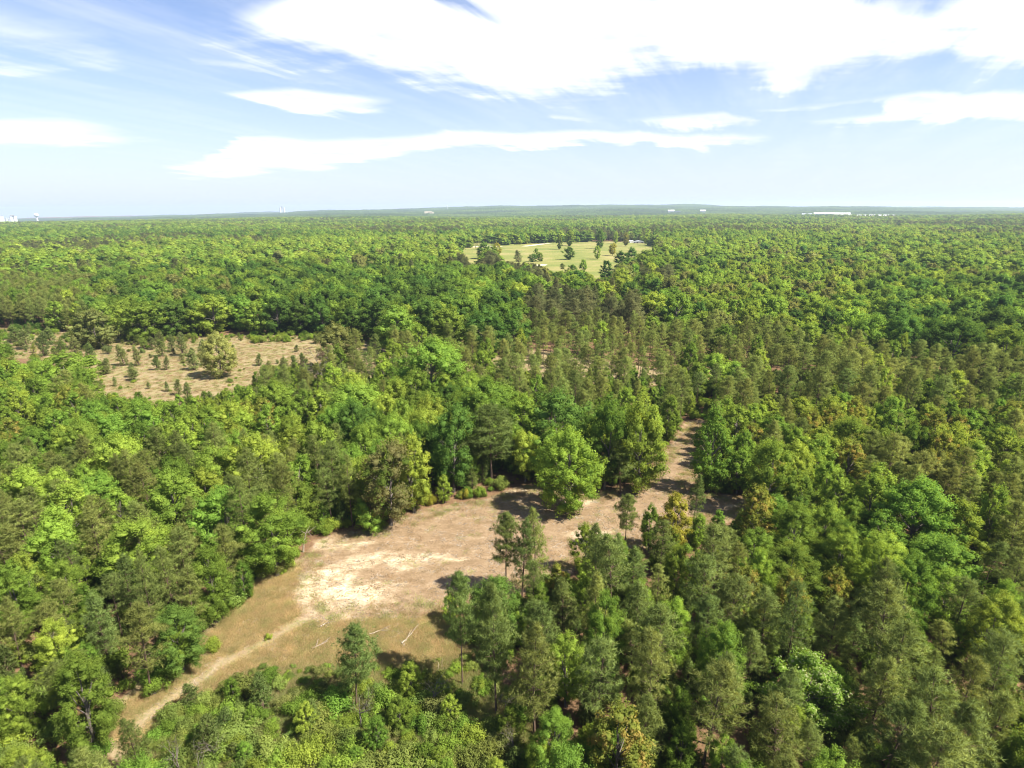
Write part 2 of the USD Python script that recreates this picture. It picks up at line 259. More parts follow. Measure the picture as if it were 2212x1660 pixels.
# ------------------------------------------------------------------ where things lie (read off the photograph, then set on the ground)
def z4(x, y): return 951.2 + x * .2346, 490 + y * .2346          # close-up of the meadow -> sheet
def on_ground(pts, z=0.0): return Polygon([ground_at(x, y, z) for x, y in pts]).buffer(0)
CLEAR_PX = [(640, 1245), (655, 1205), (690, 1168), (730, 1152), (800, 1146), (860, 1125), (920, 1100), (1000, 1085), (1060, 1075), (1110, 1055), (1150, 1045), (1200, 1060), (1290, 1066), (1370, 1045), (1405, 1015), (1425, 985), (1450, 960),
            (1480, 915), (1520, 905), (1530, 960), (1520, 1000), (1500, 1040), (1482, 1065), (1600, 1072), (1635, 1095), (1620, 1122), (1560, 1130), (1500, 1140), (1440, 1180), (1330, 1190), (1250, 1230), (1190, 1260), (1100, 1300), (1040, 1310), (960, 1320),
            (900, 1335), (780, 1342), (690, 1345), (640, 1330), (625, 1290)]
SAND_PX = [(636, 1285), (660, 1250), (700, 1232), (760, 1212), (830, 1205), (885, 1215), (885, 1255), (850, 1290), (770, 1312), (690, 1312), (650, 1305)]
GRASS_PX = [(540, 1425), (640, 1330), (780, 1340), (940, 1325), (1010, 1390), (985, 1440), (850, 1445), (720, 1445), (560, 1445), (430, 1525), (330, 1565), (305, 1545), (400, 1455), (480, 1390), (545, 1330), (555, 1270), (640, 1240)]
BRUSH_PX = [(350, 2900), (350, 1700), (335, 1600), (350, 1560), (430, 1525), (560, 1440), (720, 1440), (850, 1440), (1000, 1420), (1080, 1480), (1150, 1530), (1150, 1700), (1150, 2900)]
FIELD_PX = [(-260, 690), (0, 708), (250, 725), (330, 735), (520, 722), (690, 730), (790, 745), (850, 770), (800, 800), (690, 800), (560, 800), (545, 830), (520, 858), (380, 868), (200, 862), (175, 800), (60, 775), (-260, 770)]
FLOOR_PX = [(690, 735), (1100, 745), (1450, 800), (1450, 930), (1130, 1000), (900, 850), (560, 870), (540, 800)]
MEADOW_PX = [z4(*q) for q in [(225, 172), (300, 150), (420, 150), (570, 178), (800, 165), (1100, 145), (1500, 145), (1800, 145), (2000, 165), (1920, 240), (1720, 330), (1580, 520), (1440, 520), (1390, 450), (1250, 415), (1050, 440), (880, 360), (700, 350), (575, 345), (520, 300), (330, 340), (240, 330)]]
SEE = [shapely.Polygon(q).buffer(0) for q in (
    [(640, 1245), (655, 1205), (690, 1168), (730, 1152), (800, 1146), (860, 1125), (920, 1100), (1000, 1085), (1060, 1075), (1110, 1055), (1150, 1045), (1200, 1060), (1290, 1066), (1370, 1045), (1405, 1015), (1425, 985), (1450, 960), (1475, 970), (1470, 1030), (1440, 1075), (1400, 1090), (1330, 1130), (1235, 1140), (1190, 1200), (1100, 1240), (1000, 1250), (950, 1300), (900, 1335), (780, 1342), (690, 1345), (640, 1330), (625, 1290)],
    [(1485, 1072), (1600, 1076), (1622, 1100), (1560, 1118), (1488, 1112)],
    [z4(*q) for q in [(215, 190), (330, 168), (345, 220), (335, 320), (250, 325)]], GRASS_PX, [(185, 805), (260, 790), (560, 770), (690, 738), (690, 775), (560, 790), (545, 815), (520, 845), (390, 860), (210, 855)], [(20, 735), (520, 735), (690, 740), (560, 790), (200, 790), (20, 765)],
    [z4(*q) for q in [(565, 195), (800, 172), (1100, 152), (1500, 150), (1800, 150), (1980, 170), (1880, 240), (1640, 330), (1570, 450), (1440, 470), (1390, 430), (1250, 390), (1050, 415), (880, 335), (700, 325), (565, 310)]])]
CLEAR, SAND, GRASS, BRUSH, FIELD, FLOOR, MEADOWP = [on_ground(q) for q in (CLEAR_PX, SAND_PX, GRASS_PX, BRUSH_PX, FIELD_PX, FLOOR_PX, MEADOW_PX)]
TRACK = LineString([ground_at(*q) for q in [(690, 1320), (640, 1345), (590, 1375), (540, 1405), (480, 1435), (430, 1470), (370, 1510), (325, 1545), (300, 1575)]])
for g_ in (CLEAR, SAND, GRASS, BRUSH, FIELD, FLOOR, MEADOWP): shapely.prepare(g_)

def edge(poly, x, y, w):
    """1 inside, 0 outside, soft over w metres either side of the border"""
    pts = shapely.points(x, y); d = shapely.distance(poly.boundary, pts); s = np.where(shapely.contains_xy(poly, x, y), d, -d)
    return smooth01(s, -w, w)

AZR = np.radians([-60, -41, -30, -20, -10, 0, 10, 20, 30, 41, 60]); RIM = np.array([-75, -62, -20, 20, 66, 92, 92, 72, 42, 8, -10.])
def terrain(x, y):
    r = np.hypot(x, y); a = np.arctan2(x, y)
    far = np.interp(a, AZR, RIM) * smooth01(r, 2600, 9500)
    q = np.stack([x / 900, y / 900, np.zeros_like(x)], -1)
    roll_ = (meshkit.fbm(q + 37.2, 3, 5) - .5) * 2 * (smooth01(r, 1250, 2600) * 16 + smooth01(r, 3000, 9000) * 26)
    return far + roll_

def grid(xs, ys):
    X, Y = np.meshgrid(xs, ys, indexing='ij'); nx, ny = X.shape
    i, j = np.meshgrid(np.arange(nx - 1), np.arange(ny - 1), indexing='ij'); a = i * ny + j
    return X.ravel(), Y.ravel(), np.stack([a, a + ny, a + ny + 1, a + 1], -1).reshape(-1, 4)

# near ground: one fine sheet, its faces shared out among forest floor, clearing, dry field and so on
NX0, NX1, NY0, NY1 = -320., 200., 20., 340.
X, Y, Q = grid(np.arange(NX0, NX1 + .1, 1.25), np.arange(NY0, NY1 + .1, 1.25))
brd = np.minimum.reduce([X - NX0, NX1 - X, Y - NY0, NY1 - Y]); fade = smooth01(brd, 0, 12)
Z = (meshkit.fbm(np.stack([X / 9, Y / 9, X * 0], -1), 4, 3) - .5) * .9 * fade
c_soil = edge(CLEAR, X, Y, 1.4); c_track = 1 - smooth01(shapely.distance(TRACK, shapely.points(X, Y)) + (meshkit.noise(np.stack([X / 3, Y / 3, X * 0], -1), 4) - .5) * 1.6, 0.4, 1.5)
c_soil2 = np.maximum(c_soil, c_track * .36)
sw = meshkit.fbm(np.stack([X / 7, Y / 4.5, X * 0], -1), 4, 77)
c_sand = np.maximum(edge(SAND, X, Y, 6.0) * (.15 + 1.3 * smooth01(sw, .36, .62)), c_track * .30 * smooth01(meshkit.fbm(np.stack([X / 4, Y / 4, X * 0], -1), 3, 78), .38, .6))
c_sand = np.maximum(c_sand, c_soil * .75 * smooth01(meshkit.fbm(np.stack([X / 14, Y / 5, X * 0], -1), 4, 79), .60, .72))
c_grass = np.maximum.reduce([edge(GRASS.buffer(4.5), X, Y, 2.5), edge(FIELD, X, Y, 3.0), edge(FLOOR, X, Y, 5.0) * .62, edge(BRUSH, X, Y, 3.) * .7])
Z *= 1 - .75 * c_soil
cover_ = np.stack([c_soil2, c_sand, c_grass], -1)
fx, fy = X[Q].mean(1), Y[Q].mean(1)
kinds_ = np.zeros(len(Q), int)
kinds_[shapely.contains_xy(FIELD, fx, fy)] = 1; kinds_[shapely.contains_xy(GRASS, fx, fy)] = 2; kinds_[shapely.distance(TRACK, shapely.points(fx, fy)) < 1.3] = 3; kinds_[shapely.contains_xy(CLEAR, fx, fy)] = 4
def relief(x, y):
    x, y = np.asarray(x, float), np.asarray(y, float)
    inside = (x > NX0) & (x < NX1) & (y > NY0) & (y < NY1)
    ix = np.clip(np.round((x - NX0) / 1.25).astype(int), 0, int((NX1 - NX0) / 1.25)); iy = np.clip(np.round((y - NY0) / 1.25).astype(int), 0, int((NY1 - NY0) / 1.25))
    return np.where(inside, Z[ix * (int((NY1 - NY0) / 1.25) + 1) + iy], np.where(np.hypot(x, y) > 1200, terrain(x, y), 0.0))
for k, (name, label, cat) in enumerate([('forest_floor', 'rust brown forest floor of pine straw under the trees', 'ground'), ('dry_field', 'tan dry grass field with scattered young pines', 'field'), ('rough_grass', 'rough olive and tan grass strip below the bare clearing', 'grass'),
                                        ('dirt_track', 'narrow pale dirt track leading into the clearing', 'track'), ('sandy_clearing', 'bare sandy soil clearing in the middle of the woods', 'clearing')]):
    q = Q[kinds_ == k]; ids, inv = np.unique(q, return_inverse=True)
    m = put_mesh(f'/World/{numbered(name)}', np.stack([X, Y, Z], -1)[ids], inv.reshape(-1, 4), GROUND, prim={'cover': cover_[ids]})
    tag(m, kind='structure', label=label, category=cat)
# middle ground with the meadow, then the land out to the horizon
X2, Y2, Q2 = grid(np.arange(-1440, 1441, 10.), np.arange(-200, 1341, 10.))
cx_, cy_ = X2[Q2].mean(1), Y2[Q2].mean(1)
keep = ~((cx_ > NX0) & (cx_ < NX1) & (cy_ > NY0) & (cy_ < NY1)); md = shapely.contains_xy(MEADOWP.buffer(25), cx_, cy_)
for name, label, cat, sel, m_ in (('forest_ground', 'brown ground hidden under the woods around', 'ground', keep & ~md, GROUND), ('meadow', 'pale green mown meadow dotted with single trees', 'meadow', keep & md, MEADOW)):
    q = Q2[sel]; ids, inv = np.unique(q, return_inverse=True)
    m = put_mesh(f'/World/{numbered(name)}', np.stack([X2, Y2, X2 * 0], -1)[ids], inv.reshape(-1, 4), m_, prim={'cover': np.stack([ids * 0, ids * 0, ids * 0 + .2], -1)})
    tag(m, kind='structure', label=label, category=cat)
ra = np.radians(np.arange(-62, 62.01, .5)); rr = np.concatenate([np.arange(1150, 4000, 75), np.geomspace(4000, 14000, 40)])
A, Rr, Q3 = grid(ra, rr)
zz_ = terrain(Rr * np.sin(A), Rr * np.cos(A)); zz_ = np.where(Rr < 1500, np.minimum(zz_, 0) - .6, zz_ - .6)
m = put_mesh('/World/hills', np.stack([Rr * np.sin(A), Rr * np.cos(A), zz_], -1), Q3[:, ::-1], GROUND, prim={'cover': np.zeros((len(A), 3)) + [0, 0, .2]})
tag(m, kind='structure', label='low rolling hills running out to the horizon', category='hills')
# far canopy: a bumpy forest roof where single trees can no longer be told apart
ra = np.radians(np.arange(-52, 52.01, .11)); rr = np.geomspace(3500, 12500, 170)
A, Rr, Q3 = grid(ra, rr); xf, yf = Rr * np.sin(A), Rr * np.cos(A)
bump_ = meshkit.fbm(np.stack([xf / 22, yf / 30, xf * 0], -1), 3, 11) * 13 + meshkit.fbm(np.stack([xf / 160, yf / 160, xf * 0], -1), 2, 17) * 8 - 2
m = put_mesh('/World/far_forest', np.stack([xf, yf, terrain(xf, yf) + bump_], -1), Q3[:, ::-1], FAR)
tag(m, kind='stuff', label='hazy blue-green woods along the horizon', category='forest')

# the air: pale and thin, seen only over kilometres
hz = trimesh.creation.box((29000, 29000, 330)); hz.apply_translation((0, 0, 5))
haze = put_mesh('/World/haze', hz.vertices, hz.faces, mat('haze', {'out': ('principled_volume', {'color': (0.72, 0.86, 1.0), 'density': HAZE, 'anisotropy': 0.2})}, [], surface=None, volume='out.volume'))
tag(haze, kind='stuff', label='thin pale air veiling the far woods', category='haze')
# ------------------------------------------------------------------ plants
def leaf_cards(rng, c, nrm, size, soft):
    k = len(c); t = norm(np.cross(nrm, rng.normal(size=(k, 3)))); b = np.cross(nrm, t); s = size * rng.uniform(.6, 1.35, (k, 1))
    v = np.stack([c - t * s, c - b * s * .62 + nrm * s * .18, c + t * s, c + b * s * .62 + nrm * s * .18], 1)
    n = np.repeat(norm(nrm + soft), 4, 0).reshape(-1, 3)
    return v.reshape(-1, 3), np.arange(4 * k).reshape(-1, 4), n
def crown_points(rng, H, W, base, nclump, size=(.055, .105), peak=.42, lump=.3):
    z0 = H * base; out = []
    ph = rng.uniform(0, 6.28, 6)
    while len(out) < nclump:
        t = rng.uniform(0, 1); prof = math.sin(math.pi * min(1, t ** (math.log(.5) / math.log(peak)))) ** .62 if 0 < t < 1 else 0
        if rng.uniform() > prof + .12: continue
        a = rng.uniform(0, 6.283); lob = 1 + lump * (.5 * math.sin(2 * a + ph[0]) + .35 * math.sin(3 * a + ph[1] + 3 * t) + .3 * math.sin(5 * a + ph[2] + 5 * t))
        rad = W / 2 * prof * lob * (rng.uniform(.25, 1) ** .45) * .86
        out.append((rad * math.cos(a), rad * math.sin(a), z0 + (H - z0) * t * .95 + .02 * H, W * rng.uniform(*size)))
    return np.array(out)
def broadleaf(seed, H=14., W=9.5, base=.16, nclump=160, nleaf=130, leaf=.135, peak=.45, lump=.3, far=False, size=(.055, .105), smooth=0., core=0.):
    rng = np.random.default_rng(seed); cp = crown_points(rng, H, W, base, nclump, size, peak, lump)
    ctr = np.array([0, 0, H * (base + .42 * (1 - base))]); outw = norm((cp[:, :3] - ctr) * [1, 1, .8])
    cs = np.repeat(cp, nleaf, 0); ow = np.repeat(outw, nleaf, 0); k = len(cs)
    spray = np.repeat(norm(outw + rng.normal(size=outw.shape) * .45 + [0, 0, .25]), nleaf, 0)
    d = norm(rng.normal(size=(k, 3)) + ow * .6 + [0, 0, .3]); rad = cs[:, 3:] * (.3 + .95 * rng.uniform(size=(k, 1)) ** .7)
    off = d * rad; off = off * .85 + spray * (np.sum(off * spray, -1, keepdims=True)) * .95
    c = cs[:, :3] + off; nrm = norm(d * (.45 + smooth) + rng.normal(size=(k, 3)) * (.7 - smooth * .5) + [0, 0, .2])
    crown = leaf_cards(rng, c, nrm, leaf, d * .5 + ow * .35)
    if core:                                                      # each bough has a dense, knobbly heart that its leaves stand out from
        b = trimesh.creation.icosphere(1, 1.0); bv, bf = np.array(b.vertices), np.array(b.faces); vs, fs, ns = [crown[0]], [np.vstack([crown[1][:, [0, 1, 2]], crown[1][:, [0, 2, 3]]])], [crown[2]]; at = len(crown[0])
        for q in cp:
            kn = 1 + .55 * (meshkit.fbm(bv * 2.1 + q[:3], 2, seed) - .5) * 2; v = bv * kn[:, None] * q[3] * core * [1.05, 1.05, .85] + q[:3]
            vs.append(v); fs.append(bf + at); ns.append(norm(bv + [0, 0, .1])); at += len(v)
        crown = (np.vstack(vs), np.vstack(fs), np.vstack(ns))
    if far: return crown, None
    lean = rng.normal(size=2) * .35
    zs = np.linspace(-.4, H * .72, 7); ax = np.stack([lean[0] * (zs / H) ** 1.5 * 2 if False else lean[0] * np.clip(zs / H, 0, 1) * 2, lean[1] * np.clip(zs / H, 0, 1) * 2, zs], -1)
    parts = [tube(ax, np.interp(zs, [-.4, .3, H * .72], [.36, .27, .07]))]
    for i in rng.choice(len(cp), min(22, len(cp)), False):
        e = cp[i, :3]; z1 = max(H * base * .7, min(e[2] * .62, H * .6)); s = np.array([np.interp(z1, zs, ax[:, 0]), np.interp(z1, zs, ax[:, 1]), z1]); mid = (s + e) / 2 + rng.normal(size=3) * .25 - [0, 0, .3]
        parts.append(tube([s, mid, e], [.10, .06, .02], 4))
    return crown, join(parts)
def tufts(rng, c, d, n, ln, wd):
    """bursts of needles: n thin blades round the direction d at every point c"""
    k = len(c); c = np.repeat(c, n, 0); d = np.repeat(d, n, 0)
    nd = norm(d * .75 + norm(rng.normal(size=(k * n, 3))) * .95); s = norm(np.cross(nd, rng.normal(size=(k * n, 3)))); l = ln * rng.uniform(.65, 1.25, (k * n, 1)); w = wd * rng.uniform(.7, 1.3, (k * n, 1))
    v = np.stack([c - s * w * .5 + nd * l * .12, c + s * w * .5 + nd * l * .12, c + nd * l], 1)
    nn = norm(np.cross(s, nd) * .7 + nd * .6 + d * .3 + [0, 0, .15])
    return v.reshape(-1, 3), np.arange(3 * k * n).reshape(-1, 3), np.repeat(nn, 3, 0)
def pine(seed, H=14., W=5.4, base=.42, gap=.60, nb=6, per=15, needles=17, ln=.50, wd=.042, power=.75, droop=0., dead=False, ragged=.3):
    rng = np.random.default_rng(seed); lean = rng.normal(size=2) * .25; zs = np.linspace(-.3, H * .98, 9)
    ax = lambda z: np.array([lean[0] * (z / H) ** 2 * 1.6, lean[1] * (z / H) ** 2 * 1.6, z])
    parts = [tube([ax(max(z, 0)) if z > 0 else np.array([0, 0, z]) for z in zs], np.interp(zs, [-.3, .4, H], [.20, .155, .025]))]; cs, ds = [], []
    z = H * base
    while z < H * .985:
        t = (z - H * base) / (H * (1 - base)); L_ = W / 2 * max(.02, 1 - t ** (1 / power)) ** .8 * (.60 + .40 * min(1, t * 3.5)) + .15
        k = rng.integers(max(2, nb - 2), nb + 1); a0 = rng.uniform(0, 6.28)
        for b in range(k):
            if rng.uniform() < .12: continue
            a = a0 + b * 6.283 / k + rng.normal() * .3; l = L_ * rng.uniform(1 - ragged, 1 + ragged * .6); rise = math.radians(8 + 42 * t ** 1.2 + rng.normal() * 8 - droop)
            d = np.array([math.cos(a) * math.cos(rise), math.sin(a) * math.cos(rise), math.sin(rise)]); s = ax(z); e = s + d * l + [0, 0, .12 * l]
            parts.append(tube([s, s + d * l * .5 - [0, 0, .03], e], [.045 * (1.1 - t), .028 * (1.1 - t), .008], 3))
            m = max(2, int(per * l / (W / 2) + .5)); u = rng.uniform(.12, 1.0, m) ** .55; side = norm(np.cross(d, [0, 0, 1.])); lat = rng.normal(size=m) * .24 * l * u
            pc = s + (e - s) * u[:, None] + side * lat[:, None] + rng.normal(size=(m, 3)) * .10
            cs.append(pc); ds.append(norm(d * 1.1 + side * np.sign(lat)[:, None] * .6 + [0, 0, .45]))
        z += gap * rng.uniform(.7, 1.3) * (1.05 - .45 * t)
    cs.append(ax(H) + rng.normal(size=(4, 3)) * .1); ds.append(np.tile([0, 0, 1.], (4, 1)))
    for _ in range(5):                                            # dead snags under the crown
        z1 = H * base * rng.uniform(.55, 1); a = rng.uniform(0, 6.28); l = rng.uniform(.3, .9); parts.append(tube([ax(z1), ax(z1) + [math.cos(a) * l, math.sin(a) * l, .1]], [.02, .006], 3))
    crown = tufts(rng, np.vstack(cs), np.vstack(ds), needles, ln, wd)
    return crown, join(parts)
def bare(seed, H=11., W=5.):
    rng = np.random.default_rng(seed); parts = []; tips = []
    def grow(s, d, l, r, lv):
        e = s + d * l; mid = s + d * l * .5 + rng.normal(size=3) * l * .06
        parts.append(tube([s, mid, e], [r, r * .8, r * .55], 5 if lv < 2 else 3))
        if lv == 4: tips.append(e); return
        for k in range(rng.integers(2, 4) + (lv == 0) * 2):
            nd = norm(d * .9 + rng.normal(size=3) * .55 + [0, 0, .15]); grow(s + (e - s) * rng.uniform(.45, 1), nd, l * rng.uniform(.5, .72), r * .55, lv + 1)
    grow(np.array([0, 0, -.3]), np.array([0, 0, 1.]), H * .5, .17, 0)
    v, f = join(parts); s = H / v[:, 2].max(); v = v * s; tips = np.array(tips) * s
    return tufts(rng, tips[rng.integers(0, len(tips), 260)] + rng.normal(size=(260, 3)) * .25, norm(rng.normal(size=(260, 3)) + [0, 0, .5]), 6, .4, .05), (v, f)
def shrub(seed, W=2.6, H=1.7, nleaf=4000, leaf=.060):
    rng = np.random.default_rng(seed); cl = 20; a = rng.uniform(0, 6.28, cl); r = W / 2 * rng.uniform(0, .8, cl); cp = np.stack([r * np.cos(a), r * np.sin(a), H * rng.uniform(.3, .72, cl) * (1 - .45 * r / (W / 2))], -1)
    i = rng.integers(0, cl, nleaf); d = norm(rng.normal(size=(nleaf, 3)) + [0, 0, .5]); c = cp[i] + d * rng.uniform(.08, .42, (nleaf, 1)) ** 1.0 * H * .75; c[:, 2] = np.maximum(c[:, 2], .05)
    crown = leaf_cards(rng, c, norm(d * .6 + rng.normal(size=(nleaf, 3)) * .5 + [0, 0, .2]), leaf, d)
    return crown, join([tube([[0, 0, -.1], q * [.5, .5, .5], q], [.03, .02, .008], 3) for q in cp])
def grass_tuft(seed, n=110, W=1.3, H=.55):
    rng = np.random.default_rng(seed); c = np.concatenate([rng.normal(size=(n, 2)) * W * .33, np.zeros((n, 1)) - .04], 1); d = norm(np.concatenate([rng.normal(size=(n, 2)) * .55, np.ones((n, 1))], 1))
    s = norm(np.cross(d, rng.normal(size=(n, 3)))); l = H * rng.uniform(.5, 1.3, (n, 1)); w = .032
    v = np.stack([c - s * w * .5, c + s * w * .5, c + d * l], 1); return (v.reshape(-1, 3), np.arange(3 * n).reshape(-1, 3), None), None

KINDS = stage.CreateClassPrim('/World/plant_kinds').GetPath()
PROTO = {}
def proto(key, shape, tone, bark, dims):
    """a plant kind: an abstract Xform with crown and trunk; dims = (height, crown width) it was drawn at"""
    path = f'{KINDS}/{key}'; UsdGeom.Xform.Define(stage, path); (v, f, n), wood = shape
    put_mesh(f'{path}/crown', v, f, TONES[tone], n)
    if wood is not None: put_mesh(f'{path}/trunk', *wood, BARK[bark])
    PROTO[key] = (path, dims)
SH = {'broad': [broadleaf(s, base=b, peak=pk, W=9.5, lump=lm, nclump=85, nleaf=185, size=(.07, .13), smooth=.2, core=.62) for s, b, pk, lm in ((1, .07, .45, .30), (2, .12, .5, .38), (3, .06, .4, .25), (4, .14, .55, .42))],
      'tall': [broadleaf(s, W=7.0, base=.08, nclump=105, nleaf=120, leaf=.125, peak=.42, lump=.24, size=(.06, .125), core=.62) for s in (11, 12, 13)],
      'round': [broadleaf(4, W=11., base=.04, nclump=150, nleaf=165, leaf=.125, peak=.46, lump=.14, size=(.05, .09), smooth=.15, core=.6)],
      'dome': [broadleaf(s, base=b, peak=pk, W=9.5, lump=lm, nclump=80, nleaf=105, leaf=.19, size=(.065, .125), smooth=.2, core=.72) for s, b, pk, lm in ((5, .04, .45, .32), (6, .06, .5, .42), (7, .04, .42, .36))],
      'fine': [broadleaf(s, W=7.4, base=.08, nclump=120, nleaf=260, leaf=.077, peak=pk, lump=.36, size=(.06, .12), core=.55) for s, pk in ((14, .42), (15, .5))],
      'pine': [pine(s, base=b, power=pw, ragged=rg, W=5.4) for s, b, pw, rg in ((21, .26, .62, .35), (22, .38, .50, .45), (23, .22, .75, .35), (24, .50, .42, .5), (25, .32, .50, .55), (26, .45, .60, .45))],
      'bigpine': [pine(31, W=6.5, base=.34, power=.5, gap=.62, per=32, ragged=.45), pine(32, W=6.0, base=.42, power=.5, gap=.6, per=32, ragged=.5)],
      'young': [pine(s, H=4., W=2.3, base=.06, gap=.32, nb=6, per=10, needles=13, ln=.30, wd=.045, power=.8) for s in (41, 42, 43)],
      'bare': [bare(s) for s in (51, 52)], 'shrub': [shrub(s) for s in (61, 62, 63)], 'grass': [grass_tuft(s) for s in (71, 72, 73)],
      'far': [broadleaf(s, nclump=34, nleaf=50, leaf=.36, far=True, base=.03, size=(.10, .185), smooth=.3, lump=.4, core=.85) for s in (81, 82, 83)],
      'farpine': [pine(s, W=5.2, base=.42, gap=.95, nb=5, per=7, needles=8, ln=.70, wd=.17, power=.55) for s in (91, 92)]}
BROAD_TONES = ('mid', 'bright', 'deep', 'rust', 'tan', 'yellow')
DIM = {'broad': (14., 9.5), 'tall': (14., 7.), 'fine': (14., 7.4), 'dome': (14., 9.5), 'round': (14., 11.), 'pine': (14., 5.4), 'bigpine': (14., 6.5), 'young': (4., 2.3), 'bare': (11., 5.), 'shrub': (1.7, 2.6), 'grass': (.55, 1.3), 'far': (14., 9.5), 'farpine': (14., 5.2)}
def kind_key(shape, i, tone): return f'{shape}_{tone}_{i}'
def need(shape, i, tone, bark='grey'):
    k = kind_key(shape, i, tone)
    if k not in PROTO: proto(k, SH[shape][i], tone, bark, DIM[shape])
    return k

# ------------------------------------------------------------------ the woods: what grows where
# (outline on the sheet where the crowns show, {(shape, tone): share}, spacing, (height from, to))
P_, PG, PD, B, T = ('pine', 'pine'), ('pine', 'pinegreen'), ('pine', 'pinedark'), 'broad', 'tall'
REGIONS = [
    ([(-400, 600), (190, 615), (190, 725), (-400, 725)], {P_: .55, (B, 'mid'): .3, (B, 'bright'): .15}, 5.0, (13, 17)),
    ([(500, 590), (1110, 590), (1150, 640), (1110, 730), (500, 730)], {(B, 'deep'): .52, (B, 'mid'): .40, (B, 'bright'): .08}, 7.5, (14, 19), 1.25),
    ([(190, 600), (500, 590), (500, 740), (190, 740)], {(B, 'deep'): .3, (B, 'mid'): .48, (B, 'tan'): .07, (B, 'bright'): .15}, 7.2, (12, 18), 1.2),
    ([(550, 790), (690, 700), (850, 685), (1000, 690), (1100, 700), (1300, 695), (1500, 720), (1500, 860), (1440, 890), (1330, 860), (1230, 910), (1130, 940), (1100, 850), (940, 800), (830, 830), (700, 830), (560, 840)], {P_: .80, PG: .06, (T, 'bright'): .08, (T, 'mid'): .06}, 6.8, (7.5, 15.5), 1.0),
    ([(1490, 700), (1700, 710), (1950, 750), (2500, 830), (2500, 900), (1900, 880), (1700, 860), (1600, 880), (1490, 870)], {P_: .66, PG: .10, (T, 'bright'): .13, (T, 'mid'): .11}, 5.6, (7, 15.5), 1.05),
    ([(1880, 620), (2600, 630), (2600, 800), (2150, 790), (1950, 750), (1880, 700)], {(B, 'deep'): .60, (B, 'mid'): .33, (B, 'bright'): .07}, 8.0, (14, 19), 1.25),
    ([(1440, 590), (1950, 560), (2600, 560), (2600, 640), (1980, 690), (1500, 710)], {(B, 'bright'): .46, (B, 'mid'): .34, (B, 'tan'): .15, (B, 'deep'): .05}, 7.0, (11, 17), 1.15),
    ([(1470, 870), (1700, 850), (2600, 890), (2600, 960), (1850, 970), (1800, 1050), (1600, 1090), (1480, 1070)], {(T, 'mid'): .24, (B, 'mid'): .18, (T, 'bright'): .24, (B, 'bright'): .14, (T, 'rust'): .10, P_: .10}, 5.2, (8.5, 13), 1.15),
    ([(1800, 955), (2600, 950), (2600, 1340), (2110, 1250), (2090, 1090), (1900, 1040)], {P_: .68, PG: .12, (T, 'bright'): .15, (T, 'rust'): .05}, 4.4, (8, 14)),
    ([(1600, 1085), (1760, 1040), (1900, 1030), (2110, 1060), (2110, 1250), (1800, 1260), (1620, 1190)], {(T, 'mid'): .30, (B, 'mid'): .22, (T, 'bright'): .24, (B, 'bright'): .12, (T, 'deep'): .06, (T, 'rust'): .06}, 5.2, (7.5, 12), 1.15),
    ([(1170, 1100), (1620, 1180), (1800, 1250), (2600, 1240), (2600, 2900), (1090, 2900), (1090, 1480), (1150, 1350)], {PG: .46, P_: .26, (T, 'mid'): .13, (T, 'bright'): .12, (T, 'rust'): .03}, 4.5, (7, 14)),
    ([(-400, 770), (190, 780), (200, 860), (400, 850), (700, 840), (700, 950), (-400, 980)], {(T, 'mid'): .25, (B, 'mid'): .2, (T, 'bright'): .25, (B, 'bright'): .2, (T, 'rust'): .04, P_: .06}, 5.4, (8.5, 13), 1.15),
    ([(-500, 960), (700, 940), (700, 1280), (-500, 1280)], {P_: .46, PG: .08, (T, 'mid'): .12, (B, 'mid'): .08, (T, 'bright'): .14, (B, 'bright'): .10, (T, 'rust'): .02}, 5.0, (8.5, 14), 1.05),
    ([(-500, 1260), (560, 1200), (560, 1330), (380, 1450), (350, 1560), (350, 2900), (-500, 2900)], {P_: .46, PG: .10, (T, 'bright'): .20, (T, 'mid'): .24}, 4.8, (6.5, 12.5)),
    ([(690, 830), (1140, 830), (1140, 1080), (900, 1150), (690, 1150)], {(B, 'mid'): .42, (B, 'bright'): .26, (B, 'deep'): .14, P_: .18}, 5.0, (10, 13.5)),
    ([(1240, 850), (1480, 850), (1450, 960), (1400, 1060), (1240, 1060)], {(T, 'bright'): .45, (T, 'mid'): .3, PG: .25}, 4.6, (10, 12.5)),
]
REG = [(shapely.Polygon(q).buffer(0), list(mix), np.cumsum(list(mix.values())) / sum(mix.values()), sp, hh, (wf or [1.0])[0]) for q, mix, sp, hh, *wf in REGIONS]
OPEN = shapely.unary_union([CLEAR.buffer(1.0), GRASS.buffer(.5), FIELD.buffer(1), MEADOWP, BRUSH, TRACK.buffer(2)]); shapely.prepare(OPEN)
def blocks_view(x, y, h, w):
    """true where a tree would stand before ground that the photograph leaves open"""
    bad = np.zeros(len(x), bool)
    for fz, fr in ((1, 0), (.9, .4), (.9, -.4), (.8, .6), (.8, -.6), (.65, 0), (.55, .85), (.55, -.85), (.4, .6), (.4, -.6), (.3, 0)):
        q = project(np.stack([x + fr * w / 2, y, h * fz], -1))
        for s in SEE: bad |= shapely.contains_xy(s, q[:, 0], q[:, 1])
    return bad

